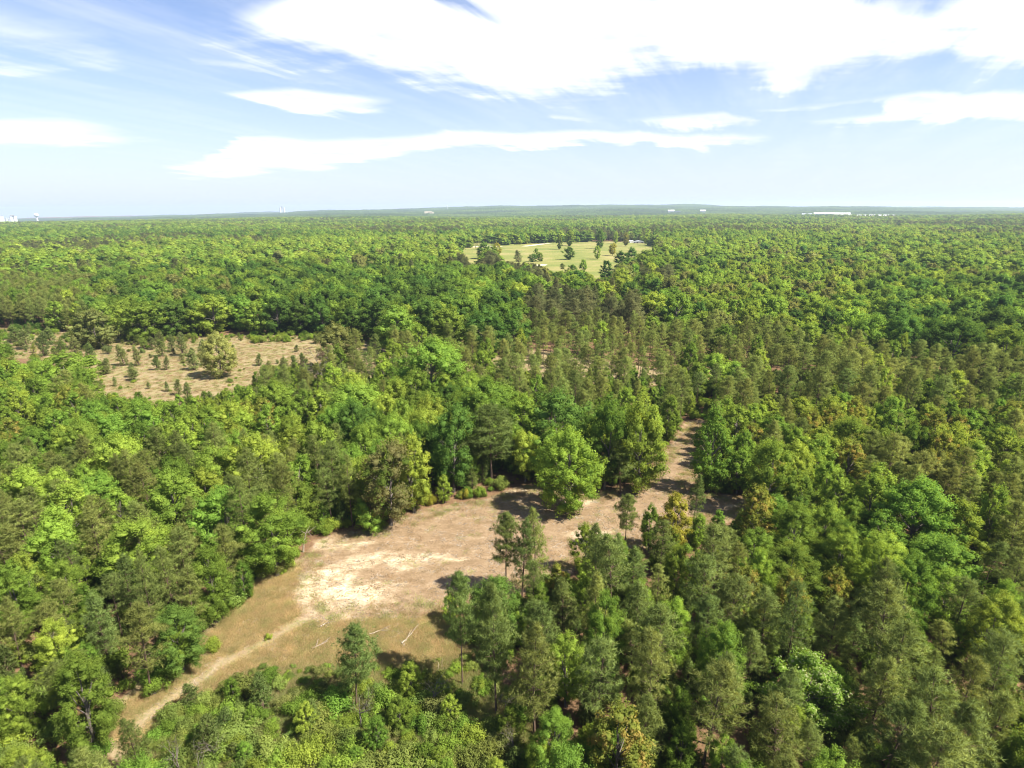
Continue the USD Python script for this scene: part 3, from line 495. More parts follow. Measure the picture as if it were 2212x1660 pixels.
plants = []        # dicts: x y h w shape i tone rot explicit(label or None)
def add(x, y, h, w, shape, tone, i=None, label=None, rng=random.Random(5), bark='grey'):
    if shape in ('tall', 'broad') and tone in ('mid', 'bright', 'deep') and y < 96 and math.hypot(x, y) < 96: shape, i = 'fine', None
    if shape in ('broad', 'tall') and y > 215 and math.hypot(x, y) > 230 and tone in ('mid', 'bright', 'deep', 'tan'): shape, i = 'dome', None
    n = len(SH[shape]); plants.append(dict(tilt=(rng.gauss(0, 1.6), rng.gauss(0, 1.6)) if shape in ('pine', 'bigpine', 'young') else (rng.gauss(0, 1), rng.gauss(0, 1)), x=x, y=y, h=h, w=w, shape=shape, tone=tone, i=(rng.randrange(n) if i is None else i) % (2 if tone in ('tan', 'yellow', 'flower', 'brown', 'rust') else n), rot=rng.uniform(0, 360), label=label))
def height_at(x, y, px, ptop):
    """height of a plant at (x, y) whose top shows at sheet row ptop"""
    lo, hi = 0., 60.
    for _ in range(40):
        m = (lo + hi) / 2; lo, hi = (m, hi) if project([[x, y, m]])[0, 1] > ptop else (lo, m)
    return lo
def by_base(px, py, ptop, wpx, shape, tone, label=None, i=None):
    x, y = ground_at(px, py); h = height_at(x, y, px, ptop); d = np.dot(np.array([x, y, h / 2]) - EYE, F_)
    add(x, y, h, wpx * d / FP, shape, tone, i, label)
def by_top(px, ptop, h, wpx, shape, tone, label=None, i=None):
    x, y = ground_at(px, ptop, h); d = np.dot(np.array([x, y, h / 2]) - EYE, F_); add(x, y, h, wpx * d / FP, shape, tone, i, label)

# trees one can point at
by_base(1225, 1108, 935, 150, 'round', 'lime', 'bright yellow-green round tree standing alone in the sandy clearing', 0)
by_base(1378, 1062, 868, 112, 'broad', 'bright', 'tall yellow-green tree at the clearing edge behind the lone round tree', 0)
by_base(1305, 1056, 870, 105, 'broad', 'mid', 'mid green tree close behind the lone round tree, left of the tall yellow-green one', 1)
by_base(1340, 1068, 930, 70, 'pine', 'pinegreen', 'slim green pine at the foot of the two trees behind the lone round tree', 0)
by_base(1402, 1045, 925, 55, 'pine', 'pinegreen', 'slim pine on the clearing edge beside the gap of the lane', 1)
by_base(845, 1136, 965, 125, 'broad', 'brown', 'half-leafed brownish tree leaning over the upper edge of the clearing', 1)
by_base(895, 1108, 940, 80, 'tall', 'bright', 'bright green narrow tree right behind the half-leafed brownish tree', 2)
by_base(805, 1144, 1060, 80, 'broad', 'mid', 'low green tree on the upper edge of the clearing, in front of the brownish tree', 2)
by_base(1062, 1042, 880, 125, 'bigpine', 'pinegreen', 'spreading pine with a bare lower trunk and open limbs at the back of the clearing', 0)
by_base(980, 1062, 880, 110, 'broad', 'deep', 'dark green tree left of the spreading open-limbed pine', 1)
by_top(1040, 826, 15, 125, 'broad', 'mid', 'large mid green tree with a broad dome behind the spreading pine', 3)
by_top(890, 845, 12.5, 85, 'broad', 'mid', 'round mid green tree in the clump above the clearing, left of the broad dome', 0)
by_top(770, 832, 13, 125, 'broad', 'mid', 'wide mid green tree at the far edge of the clump, near the dead brown pine', 1)
by_top(960, 812, 12, 60, 'tall', 'bright', 'yellow-green tree rising behind the clump next to the pine plantation', 0)
by_base(725, 1110, 960, 60, 'pine', 'pine', 'grey-trunked pine on the shaded left end of the clump above the clearing', 3)
by_base(762, 1140, 990, 50, 'pine', 'pine', 'thin pine before the shaded hollow at the upper edge of the clearing', 1)
by_base(625, 1205, 1010, 62, 'pine', 'pine', 'pine with twin bare stems on the left edge of the clearing', 3)
by_base(543, 1218, 1035, 62, 'pine', 'pine', 'pine with a tall dark bare stem left of the clearing edge', 1)
by_base(1093, 1285, 1108, 75, 'bigpine', 'pinegreen', 'dark pine at the tip of the right-hand pines, jutting across the clearing', 1)
by_base(1128, 1290, 1118, 60, 'pine', 'pinegreen', 'pine between the jutting dark pine and its lighter neighbour', 2)
by_base(1160, 1285, 1106, 62, 'pine', 'pine', 'lighter olive pine third in the group jutting across the clearing', 0)
by_base(1150, 1342, 1222, 48, 'pine', 'pinegreen', 'short pine in front of the group that juts across the clearing', 1)
by_base(999, 1479, 1245, 78, 'bigpine', 'pinegreen', 'slender pine with a long bare trunk at the lower edge of the clearing', 1)
by_base(1072, 1544, 1270, 105, 'bigpine', 'pinegreen', 'big pine with a broad crown and long bare trunk amid low brush', 0)
by_base(770, 1525, 1357, 92, 'bigpine', 'pinegreen', 'bushy dark green pine standing alone in the brush below the clearing', 0)
by_base(1497, 1135, 1025, 42, 'pine', 'pinegreen', 'slim young pine before the small soil patch right of the clearing', 2)
by_base(1350, 1190, 1068, 58, 'bigpine', 'pinegreen', 'bushy pine top breaking the clearing edge below the lane', 1)
by_base(1452, 1195, 1068, 70, 'tall', 'yellow', 'golden yellow tree at the lower right edge of the clearing', 1)
by_base(1400, 1195, 1090, 45, 'tall', 'mid', 'bright green sapling left of the golden yellow tree', 2)
by_base(1265, 1240, 1135, 62, 'tall', 'bright', 'yellow-green small tree at the clearing edge left of the bushy pine top', 0)
by_top(1715, 1238, 10.5, 82, 'tall', 'rust', 'rust and green tree standing out among the pines of the lower right', 0)
by_top(1640, 1190, 11, 75, 'tall', 'bright', 'yellow-green tree above the rust tinged one in the lower right pines', 1)
by_top(1760, 1425, 9, 170, 'broad', 'flower', 'wide tree flecked with white blossom among the lower right pines', 2)
by_top(2168, 1285, 11, 112, 'broad', 'bright', 'bright green round tree near the right edge amid dark pines', 0)
by_top(1995, 1046, 13.5, 180, 'round', 'mid', 'largest round green tree in the right-hand woods, dark on its shaded side', 0)
by_top(2085, 1085, 12, 100, 'tall', 'bright', 'yellow-green tree touching the right side of the largest round tree', 1)
by_base(1655, 1118, 958, 90, 'broad', 'mid', 'green tree casting shadow on the small soil patch', 3)
by_base(1530, 1062, 880, 85, 'tall', 'mid', 'dark-footed green tree on the right corner of the lane', 0)
by_top(1592, 878, 12, 72, 'tall', 'bright', 'yellow-green tree just right of the dark-footed tree by the lane', 1)
by_top(1545, 765, 13, 85, 'broad', 'bright', 'light green tree standing out at the back of the right-hand pines', 2)
by_top(1755, 885, 12, 60, 'tall', 'rust', 'rust coloured tree in the middle of the right-hand mixed woods', 2)
by_top(285, 1128, 12, 150, 'broad', 'bright', 'large yellow-green tree with dark hollows in the lower left woods', 3)
by_base(470, 1345, 1190, 105, 'broad', 'mid', 'vivid green dense tree at the end of the left woods by the grass strip', 2)
by_base(395, 1450, 1318, 125, 'broad', 'deep', 'low dark green tree beside the dirt track', 1)
by_base(340, 1400, 1200, 60, 'pine', 'pine', 'pine between the vivid green tree and the large yellow-green tree', 0)
by_top(130, 768, 13, 135, 'broad', 'mid', 'big vivid green tree at the near left corner of the dry field', 0)
by_top(460, 968, 11.5, 100, 'broad', 'bright', 'yellow-green domed tree in the middle of the left woods', 1)
by_base(478, 815, 722, 80, 'round', 'pale', 'pale yellow-green round tree standing in the dry field with its shadow', 0)
by_base(466, 722, 640, 78, 'tall', 'bright', 'light green tree at the back edge of the dry field', 2)
by_base(318, 737, 655, 85, 'broad', 'mid', 'green leafy tree with foliage to the ground behind the dry field', 2)
by_base(212, 752, 668, 82, 'broad', 'tan', 'olive-tan round tree standing at the left of the dry field', 3)
by_base(735, 800, 703, 88, 'broad', 'tan', 'olive-tan round tree at the right end of the dry field', 0)
by_base(697, 846, 755, 60, 'bare', 'deadneedle', 'dead brown pine with bare limbs at the right end of the dry field', 0)
# the meadow's trees
for x, b, t, w, sh, tone, lab in [
    (1183, 305, 188, 105, 'broad', 'mid', 'dark green round tree alone in the middle of the meadow'), (1098, 210, 80, 65, 'broad', 'mid', 'narrow green tree in the meadow, nearest in front of the back tree row'),
    (1190, 178, 40, 100, 'broad', 'bright', 'light green spreading tree at the back of the meadow'), (1470, 205, 20, 78, 'broad', 'mid', 'tallest green tree of the meadow, ivy thick to the ground'),
    (1445, 300, 180, 70, 'tall', 'bright', 'small yellow-green tree in the right half of the meadow, below the tallest one'), (1583, 268, 155, 82, 'broad', 'yellow', 'pale yellow tree in the right half of the meadow'),
    (1707, 180, 60, 62, 'tall', 'rust', 'orange tinted tree at the far right of the meadow'), (1615, 155, 45, 52, 'tall', 'bright', 'slim yellow-green tree on the back edge of the meadow'),
    (920, 320, 238, 66, 'broad', 'mid', 'small dark round tree in the left half of the meadow'), (850, 325, 250, 85, 'broad', 'deep', 'low dark spreading tree beside the small round tree in the meadow'),
    (885, 296, 200, 60, 'tall', 'bright', 'pale thin tree behind the two small dark trees of the meadow'), (1525, 505, 312, 128, 'broad', 'deep', 'large dark tree at the near corner of the meadow'),
    (1125, 425, 340, 62, 'bigpine', 'pinegreen', 'small pine at the near edge of the meadow'), (1210, 480, 350, 122, 'broad', 'mid', 'round green tree at the near edge of the meadow, right of the small pine'),
    (1310, 455, 305, 80, 'tall', 'mid', 'pointed green tree at the near edge of the meadow'), (400, 295, 140, 140, 'broad', 'mid', 'big green tree at the left end of the meadow'), (520, 300, 150, 95, 'broad', 'yellow', 'yellowish tree touching the big green tree at the meadow left end'),
    (325, 215, 130, 50, 'bare', 'brown', 'brownish thin tree in front of the grey barn'), (1665, 400, 225, 140, 'broad', 'deep', 'dark spreading tree at the near right side of the meadow'), (1760, 330, 190, 110, 'broad', 'deep', 'dark green tree further back on the right side of the meadow')]:
    q = z4(x, b); by_base(q[0], q[1], z4(0, t)[1], w * .2346, sh, tone, lab)
q = z4(718, 325); by_base(q[0], q[1], z4(0, 220)[1], 17, 'young', 'pinedark', 'dark cone-shaped cedar at the left side of the meadow', 0)

rng = np.random.default_rng(17)
cells = {}
def cell_free(x, y, sp):
    k = int(2 + 0); cx, cy = int(x // 6), int(y // 6)
    for i in range(cx - k, cx + k + 1):
        for j in range(cy - k, cy + k + 1):
            for (a, b, s) in cells.get((i, j), ()):
                if (a - x) ** 2 + (b - y) ** 2 < ((sp + s) / 2) ** 2: return False
    return True
def cell_put(x, y, sp): cells.setdefault((int(x // 6), int(y // 6)), []).append((x, y, sp))
for q in plants: cell_put(q['x'], q['y'], q['w'] * .62)
# near woods, to 560 m
NEAR_R = 560.
n0 = 170000
xs = rng.uniform(-480, 480, n0); ys = rng.uniform(22, NEAR_R, n0); rr_ = np.hypot(xs, ys); aa = np.degrees(np.arctan2(xs, ys))
ok = (rr_ < NEAR_R) & (np.abs(xs) < ys * .98 + 26) & ~shapely.contains_xy(OPEN, xs, ys); xs, ys = xs[ok], ys[ok]
pix = project(np.stack([xs, ys, np.full(len(xs), 8.)], -1)); reg = np.full(len(xs), -1)
for i, (poly, *_r) in reversed(list(enumerate(REG))): reg[shapely.contains_xy(poly, pix[:, 0], pix[:, 1])] = i
DEFAULT_MIX = [(B, 'mid'), (B, 'bright'), (B, 'deep'), (B, 'tan'), PD, (B, 'yellow')]; DEFAULT_CUM = np.cumsum([.42, .27, .18, .07, .045, .015])
patch = meshkit.fbm(np.stack([xs / 130, ys / 130, xs * 0], -1), 3, 23)
hs = rng.uniform(0, 1, len(xs)); us = rng.uniform(0, 1, len(xs))
pick = []
for i in range(len(xs)):
    if reg[i] >= 0: _, ks, cum, sp, hh, wf = REG[reg[i]]
    else: ks, cum, sp, hh, wf = DEFAULT_MIX, DEFAULT_CUM, 7.6, ((15.5, 19) if us[i] * 91 % 1 < .45 else (8.5, 12)), 1.25
    st = ks[int(np.searchsorted(cum, us[i] * cum[-1]))]; 
    if reg[i] < 0 and patch[i] > .60: st = PD; sp = 5
    h = hh[0] + (hh[1] - hh[0]) * hs[i]; w = h * {'pine': .41, 'broad': .68, 'tall': .53}[st[0]] * (.8 + .4 * ((us[i] * 37.7) % 1)) * wf
    sp_ = max(w * (.56 if st[0] == 'pine' else .70), sp * (.78 if st[0] == 'pine' else .9)); pick.append((st, h, w, sp_))
bad = blocks_view(xs, ys, np.array([q[1] for q in pick]), np.array([q[2] for q in pick]))
for i in range(len(xs)):
    (shape, tone), h, w, sp_ = pick[i]
    if bad[i] or not cell_free(xs[i], ys[i], sp_): continue
    cell_put(xs[i], ys[i], sp_); add(xs[i], ys[i], h, w, shape, tone, (1, 3, 5)[i % 3] if shape == 'pine' and reg[i] in (3, 4) else None)
n_near_trees = len(plants)

# young pines of the dry field
def scatter(poly, n, seed):
    r = np.random.default_rng(seed); x0_, y0_, x1_, y1_ = poly.bounds; out = []
    while len(out) < n:
        x, y = r.uniform(x0_, x1_, n * 3), r.uniform(y0_, y1_, n * 3); m = shapely.contains_xy(poly, x, y); out += list(zip(x[m], y[m]))
    return out[:n], r
# (px, base py, top py, width) read off the photograph
for px, b, t, w in [(345, 745, 718, 20), (232, 808, 775, 22), (268, 790, 745, 22), (300, 790, 750, 20), (340, 800, 770, 18), (352, 770, 735, 24), (395, 770, 722, 24), (420, 800, 758, 28), (445, 790, 752, 22), (440, 770, 735, 20), (372, 760, 725, 18), (360, 800, 772, 14), (288, 815, 785, 18),
                    (250, 835, 815, 10), (290, 822, 795, 26), (322, 840, 826, 10), (362, 846, 825, 10), (387, 853, 820, 20), (407, 865, 828, 20), (60, 755, 715, 30), (95, 770, 720, 28), (135, 780, 735, 26), (165, 770, 730, 26), (20, 780, 740, 26), (200, 790, 745, 24), (505, 768, 748, 12), (560, 790, 765, 14),
                    (585, 812, 780, 18), (615, 820, 775, 26), (640, 815, 770, 24), (660, 810, 765, 24), (610, 845, 800, 26), (520, 862, 838, 20), (555, 868, 840, 18), (700, 770, 750, 12), (640, 760, 745, 10), (330, 755, 728, 20), (180, 750, 715, 26), (110, 745, 712, 26), (40, 740, 705, 26)]:
    by_base(px, b, t, w, 'young', 'youngpine' if (px * 7 + b) % 3 else 'pinegreen')
pts, r = scatter(FIELD, 260, 3)
for x, y in pts:
    q = project([[x, y, 0]])[0]
    if q[0] > 230 and q[1] > 800: continue
    if q[0] > 420 and r.uniform() < .8: continue
    if q[0] > 250 and r.uniform() < .35: continue
    h = r.uniform(1.0, 4.6)
    if cell_free(x, y, 2.2): cell_put(x, y, 2.0); add(x, y, h, h * r.uniform(.55, .95), 'young' if r.uniform() < .75 else 'shrub', ('youngpine', 'pinegreen', 'youngpine', 'scrub')[r.integers(0, 4)])
# bright scrub at the back of the field, brambles in the brush, bushes along the edges
for k in range(330):
    px = r.uniform(540, 840) if k < 110 else r.uniform(-60, 560) if k < 190 else r.uniform(-100, 860); x, y = ground_at(px, r.uniform(720, 741) if k < 190 else r.uniform(702, 718)); h = r.uniform(1.2, 3.4) if k < 190 else r.uniform(2, 5); add(x, y, h, h * r.uniform(.9, 1.5), 'shrub', ('bright', 'scrub', 'mid')[r.integers(0, 3)] if k < 190 else 'deep')
pts, r = scatter(BRUSH.intersection(Polygon([(-60, 44), (30, 44), (30, 95), (-60, 95)])).difference(TRACK.buffer(1.4)), 900, 4)
for x, y in pts:
    q = project([[x, y, 0]])[0]; open_ = smooth01(q[1], 1440, 1530); h = r.uniform(.3, 1.2) + r.uniform(0, 1.6) ** 1.8 * .8 * open_
    if q[1] < 1500 and r.uniform() < .35: continue
    if cell_free(x, y, h * .55): cell_put(x, y, h * .5); add(x, y, h, h * r.uniform(1.3, 2.2), 'shrub', ('scrub', 'mid', 'tan', 'scrub', 'bright')[r.integers(0, 5)])
pts, r = scatter(BRUSH.intersection(Polygon([(-60, 44), (30, 44), (30, 80), (-60, 80)])), 46, 12)
for x, y in pts:
    if project([[x, y, 0]])[0, 1] > 1500 and r.uniform() < .85: h = r.uniform(2.2, 4.8); add(x, y, h, h * r.uniform(.45, .7), *(('tall', 'mid'), ('tall', 'bright'), ('young', 'pinegreen'), ('bare', 'brown'))[r.integers(0, 4)])
pts, r = scatter(FIELD.difference(FIELD.buffer(-7)), 260, 14)
for x, y in pts:
    h = r.uniform(.6, 2.2)
    if h < 1.2 or not blocks_view(np.array([x]), np.array([y]), np.array([h]), np.array([h]))[0]: add(x, y, h, h * r.uniform(1.0, 1.9), 'shrub', ('scrub', 'mid', 'bright', 'scrub')[r.integers(0, 4)])
pts, r = scatter(FIELD, 150, 13)
for x, y in pts:
    q = project([[x, y, 0]])[0]; h = r.uniform(.5, 1.7)
    if q[0] < 300 or r.uniform() < .4: add(x, y, h, h * r.uniform(1.1, 1.9), 'shrub', ('scrub', 'tan', 'bright', 'scrub')[r.integers(0, 4)])
for ring, n, seed in ((CLEAR.buffer(3.5).difference(CLEAR.buffer(.8)), 150, 6), (FLOOR, 130, 8), (GRASS.buffer(2).difference(GRASS.buffer(-2)), 40, 9)):
    pts, r = scatter(ring, n, seed)
    for x, y in pts:
        h = r.uniform(.6, 2.4)
        if shapely.contains_xy(CLEAR, x, y) or blocks_view(np.array([x]), np.array([y]), np.array([h]), np.array([h]))[0]: continue
        add(x, y, h, h * r.uniform(.9, 1.5), 'shrub', ('bright', 'mid', 'mid', 'tan', 'yellow')[r.integers(0, 5)])

r = np.random.default_rng(55); n = 16000; xs = r.uniform(-170, 190, n); ys = r.uniform(24, 190, n)
ok = (np.abs(xs) < ys * .98 + 20) & ~shapely.contains_xy(OPEN, xs, ys); xs, ys = xs[ok][:7400], ys[ok][:7400]; hh = r.uniform(.8, 4.5, len(xs)); gap_ = blocks_view(xs, ys, hh, hh)
for k in np.nonzero(~gap_)[0]:
    u = r.uniform()
    if u < .62: add(xs[k], ys[k], hh[k] * .7, hh[k] * r.uniform(.8, 1.2), 'shrub', ('mid', 'bright', 'scrub', 'scrub', 'mid')[r.integers(0, 5)])
    elif u < .80: add(xs[k], ys[k], hh[k] + 2.5, (hh[k] + 2.5) * .55, 'tall', ('mid', 'bright', 'mid')[r.integers(0, 3)])
    else: add(xs[k], ys[k], hh[k] + 1, (hh[k] + 1) * .5, 'young', 'pinegreen')

# ------------------------------------------------------------------ which plants show: a coarse picture of who stands before whom
SCL = 0.25
idb = np.full((int(1660 * SCL), int(2212 * SCL)), -1, int)
D = np.array([np.dot(np.array([q['x'], q['y'], q['h'] * .6]) - EYE, F_) for q in plants])
CROWN = {'pine': .5, 'bigpine': .45, 'broad': .12, 'tall': .12, 'fine': .1, 'dome': .06, 'round': .06, 'young': .05, 'bare': .35, 'shrub': 0.}
for k in np.argsort(-D):
    q = plants[k]; b = CROWN[q['shape']]; zc_ = q['h'] * (1 + b) / 2
    c = project([[q['x'], q['y'], zc_]])[0] * SCL
    if not np.isfinite(c).all() or D[k] < 5: continue
    rx = max(.6, q['w'] / 2 * FP / D[k] * SCL * .9); ry = max(.6, q['h'] * (1 - b) / 2 * FP / D[k] * SCL * .92 + rx * .15)
    x0i, x1i, y0i, y1i = int(max(0, c[0] - rx)), int(min(idb.shape[1] - 1, c[0] + rx)) + 1, int(max(0, c[1] - ry)), int(min(idb.shape[0] - 1, c[1] + ry)) + 1
    if x1i <= x0i or y1i <= y0i: continue
    yy_, xx_ = np.mgrid[y0i:y1i, x0i:x1i]; m = ((xx_ + .5 - c[0]) / rx) ** 2 + ((yy_ + .5 - c[1]) / ry) ** 2 < 1
    idb[y0i:y1i, x0i:x1i][m] = k
seen = np.bincount(idb[idb >= 0].ravel(), minlength=len(plants))
NAME = {'pine': 'pine_tree', 'bigpine': 'pine_tree', 'broad': 'broadleaf_tree', 'tall': 'broadleaf_tree', 'fine': 'broadleaf_tree', 'dome': 'broadleaf_tree', 'round': 'broadleaf_tree', 'young': 'young_pine', 'bare': 'bare_tree', 'shrub': 'shrub'}
CAT = {'pine_tree': 'pine tree', 'broadleaf_tree': 'tree', 'young_pine': 'young pine', 'bare_tree': 'bare tree', 'shrub': 'shrub'}
LIMIT = {'pine_tree': 290, 'broadleaf_tree': 290, 'young_pine': 120, 'bare_tree': 20, 'shrub': 150}
single = []
for nm, lim in LIMIT.items():
    ids = [k for k in range(len(plants)) if NAME[plants[k]['shape']] == nm and (seen[k] >= 3 or plants[k]['label'])]
    ids.sort(key=lambda k: (plants[k]['label'] is None, -seen[k])); single += ids[:lim]
single_set = set(single)

BARKS = {'pine': 'pine', 'bigpine': 'pine', 'young': 'pine', 'bare': 'grey'}
def place(prim, q):
    path, (H0, W0) = PROTO[need(q['shape'], q['i'], q['tone'], BARKS.get(q['shape'], 'grey'))]
    x = UsdGeom.Xformable(prim); zg = float(relief([q['x']], [q['y']])[0])
    x.AddTranslateOp().Set(Gf.Vec3d(float(q['x']), float(q['y']), zg)); x.AddRotateXYZOp().Set(Gf.Vec3f(q['tilt'][0], q['tilt'][1], float(q['rot']))); x.AddScaleOp().Set(Gf.Vec3f(q['w'] / W0, q['w'] / W0, q['h'] / H0))
    return path
# words for those the photograph gives no name of their own
TONEWORD = {'mid': 'mid green', 'bright': 'yellow-green', 'deep': 'deep green', 'rust': 'rust tinged', 'tan': 'olive-tan', 'yellow': 'golden green', 'flower': 'blossoming', 'brown': 'brownish', 'pale': 'pale green', 'lime': 'lime green', 'scrub': 'dull green', 'pine': 'olive', 'pinegreen': 'dark green', 'pinedark': 'brownish dark', 'youngpine': 'grey-green', 'deadneedle': 'dead brown'}
def where(px, py):
    rows = ((600, 'level with the meadow'), (700, 'below the meadow'), (790, 'level with the dry field'), (870, 'below the dry field'), (960, 'above the clearing'), (1060, 'level with the lone tree'), (1160, 'level with the clearing top'), (1260, 'level with the clearing'), (1360, 'level with the pale sand'), (1500, 'level with the rough grass'), (1e9, 'along the bottom edge'))
    cols = ((160, 'left edge'), (400, 'far left'), (640, 'left'), (880, 'left of centre'), (1106, 'centre left'), (1330, 'centre right'), (1560, 'right of centre'), (1800, 'right'), (2030, 'far right'), (1e9, 'right edge'))
    return next(w for b, w in rows if py < b), next(w for b, w in cols if px < b)
ORD = ('first', 'second', 'third', 'fourth', 'fifth', 'sixth', 'seventh', 'eighth', 'ninth', 'tenth')
groups = {}
for k in single:
    q = plants[k]
    if q['label'] is None:
        c = project([[q['x'], q['y'], q['h'] * .7]])[0]; q['cell'] = where(*c); q['px'] = c; groups.setdefault((NAME[q['shape']], q['tone'], q['cell']), []).append(k)
for (nm, tone, cell), ids in groups.items():
    base = f'{TONEWORD[tone]} {CAT[nm]}'; spot = f'{cell[0]}, {cell[1]}'
    halves = [('', ids)]
    if len(ids) > 7:
        ids.sort(key=lambda k: plants[k]['px'][1]); h = len(ids) // 2; halves = [('upper ', ids[:h]), ('lower ', ids[h:])]
    for hw, part_ids in halves:
        part_ids.sort(key=lambda k: plants[k]['px'][0])
        for n, k in enumerate(part_ids):
            plants[k]['label'] = f'{hw}{base} {spot}' if len(part_ids) == 1 else f'{ORD[n]} {hw}{base} from the left {spot}' if n < 10 else f'{hw}{base} {spot}'
            plants[k]['group'] = f'{base}s {spot}'
for k in single:
    q = plants[k]; prim = UsdGeom.Xform.Define(stage, '/World/' + numbered(NAME[q['shape']])).GetPrim()
    path = place(prim, q); prim.GetReferences().AddInternalReference(path); prim.SetInstanceable(True)
    tag(prim, label=q['label'], category=CAT[NAME[q['shape']]], group=q.get('group'))

def instancer(name, label, cat, items):
    """items: (key, x, y, z, rot degrees, (sx, sy, sz)); the rest of a wood or turf that nobody would count"""
    if not items: return
    pi = UsdGeom.PointInstancer.Define(stage, '/World/' + numbered(name)); keys = sorted({i[0] for i in items}); at = {k: n for n, k in enumerate(keys)}
    for k in keys:
        pr = UsdGeom.Xform.Define(stage, f'{pi.GetPath()}/{k}').GetPrim(); pr.GetReferences().AddInternalReference(PROTO[k][0]); pi.GetPrototypesRel().AddTarget(pr.GetPath())
    a = np.array([[i[1], i[2], i[3]] for i in items], np.float32); rot = [Gf.Rotation(Gf.Vec3d(0, 0, 1), float(i[4])) if len(i) < 7 else Gf.Rotation(Gf.Vec3d(1, 0, 0), i[6][0]) * Gf.Rotation(Gf.Vec3d(0, 1, 0), i[6][1]) * Gf.Rotation(Gf.Vec3d(0, 0, 1), float(i[4])) for i in items]
    pi.CreateProtoIndicesAttr(Vt.IntArray([at[i[0]] for i in items])); pi.CreatePositionsAttr(Vt.Vec3fArray.FromNumpy(a)); pi.CreateScalesAttr(Vt.Vec3fArray.FromNumpy(np.array([i[5] for i in items], np.float32)))
    pi.CreateOrientationsAttr(Vt.QuathArray([Gf.Quath(t.GetQuat()) for t in rot]))
    tag(pi, kind='stuff', label=label, category=cat)
rest = {}
for k, q in enumerate(plants):
    if k in single_set: continue
    H0, W0 = DIM[q['shape']]; key = need(q['shape'], q['i'], q['tone'], BARKS.get(q['shape'], 'grey')); z = float(relief([q['x']], [q['y']])[0])
    rest.setdefault(NAME[q['shape']], []).append((key, q['x'], q['y'], z, q['rot'], (q['w'] / W0, q['w'] / W0, q['h'] / H0), q['tilt']))
for nm, (a, lab, c) in {'pine_tree': ('pine_woods', 'remaining close-set pines filling the near stands', 'pine woods'), 'broadleaf_tree': ('leafy_woods', 'remaining leafy trees filling the near woods', 'woods'), 'young_pine': ('pine_thicket', 'small pine seedlings in the dry field', 'seedlings'),
                        'shrub': ('undergrowth', 'low green undergrowth between trees and in the brush', 'undergrowth'), 'bare_tree': ('bare_woods', 'bare trees', 'woods')}.items():
    instancer(a, lab, c, rest.get(nm, []))

# middle distance: 560 m to 1.7 km single trees, then patches of crowns out to the far canopy
def far_items(r0, r1, spacing, size, seed):
    r = np.random.default_rng(seed); n = int(1.75 / 2 * (r1 ** 2 - r0 ** 2) / spacing ** 2); a = r.uniform(-.875, .875, n); d = np.sqrt(r.uniform(r0 ** 2, r1 ** 2, n)); x, y = d * np.sin(a), d * np.cos(a)
    big = r.uniform(size=n) < .45; h = np.where(big, r.uniform(13.5, 17.5, n), r.uniform(7, 11, n)); w = np.where(big, r.uniform(13, 20, n), r.uniform(9, 12, n))
    j1 = (meshkit.noise(np.stack([x / 22, y / 40, x * 0], -1), 7) - .5) * 44; j2 = (meshkit.noise(np.stack([x / 22, y / 40, x * 0], -1), 8) - .5) * 60
    ok = ~shapely.contains_xy(MEADOWP.buffer(3), x + j1, y + j2); ok &= ~blocks_view(x, y, h, w)
    p1 = meshkit.fbm(np.stack([x / 220, y / 220, x * 0], -1), 3, 31); p2 = meshkit.fbm(np.stack([x / 380, y / 380, x * 0 + 5], -1), 3, 41); u = r.uniform(size=n); rot = r.uniform(0, 360, n); zt = relief(x, y); out = []
    for k in np.nonzero(ok)[0]:
        if (p1[k] > .575 and u[k] < .8) or u[k] < .04: shape, tone = 'farpine', 'pinedark' if u[k] * 100 % 1 < .7 else 'pine'
        else:
            v = (u[k] * 997) % 1 + (p2[k] - .5) * 1.2
            shape, tone = 'far', 'deep' if v < .18 else 'mid' if v < .58 else 'bright' if v < .92 else 'tan' if v < .98 else 'bright'
        key = need(shape, int(u[k] * 1e4) % len(SH[shape]), tone, 'pine'); W0 = DIM[shape][1]; ww = w[k] * size * (.55 if shape == 'farpine' else 1.0)
        out.append((key, x[k], y[k], zt[k], rot[k], (ww / W0, ww / W0, h[k] / 14.)))
    return out
instancer('distant_woods', 'spring green woods with darker pine patches around the meadow', 'woods', far_items(NEAR_R, 1700, 9.6, 1.0, 101))
instancer('horizon_woods', 'woods stretching away behind the meadow to the hazy ridges', 'woods', far_items(1700, 3700, 13.8, 1.3, 102))

# ------------------------------------------------------------------ buildings far off, timber on the ground
def plain(name, col, rough=.7): return mat(name, {'tc': ('texture_coordinate', {}), 'nz': ('noise_texture', {'scale': 1.3, 'detail': 5.0}), 'r': ('rgb_ramp', {'ramp': [(.3, tuple(c * .82 for c in col)), (.7, col)]}), 'out': ('principled_bsdf', {'roughness': rough, 'specular_ior_level': .3})}, [('tc.object', 'nz.vector'), ('nz.fac', 'r.fac'), ('r.color', 'out.base_color')])
WHITE, STEEL, DARKW, GREYW = plain('painted_white', (.66, .66, .64)), plain('sheet_steel', (.42, .44, .46), .5), plain('dark_boards', (.06, .055, .05)), plain('weathered_boards', (.26, .24, .22))
PALE_EARTH = plain('pale_earth', (.62, .54, .40), .95)
def thing(name, x, y, z, rot=0., **kw):
    prim = UsdGeom.Xform.Define(stage, '/World/' + numbered(name)); prim.AddTranslateOp().Set(Gf.Vec3d(float(x), float(y), float(z))); prim.AddRotateZOp().Set(rot); tag(prim, **kw); used_parts.clear(); return prim.GetPath()
used_parts = {}
def part(path, name, m, material):
    k = used_parts.get(name, 0); used_parts[name] = k + 1; put_mesh(f'{path}/{name}' + (f'_{k:03d}' if k else ''), *(m if isinstance(m, tuple) else (m.vertices, m.faces)), material)
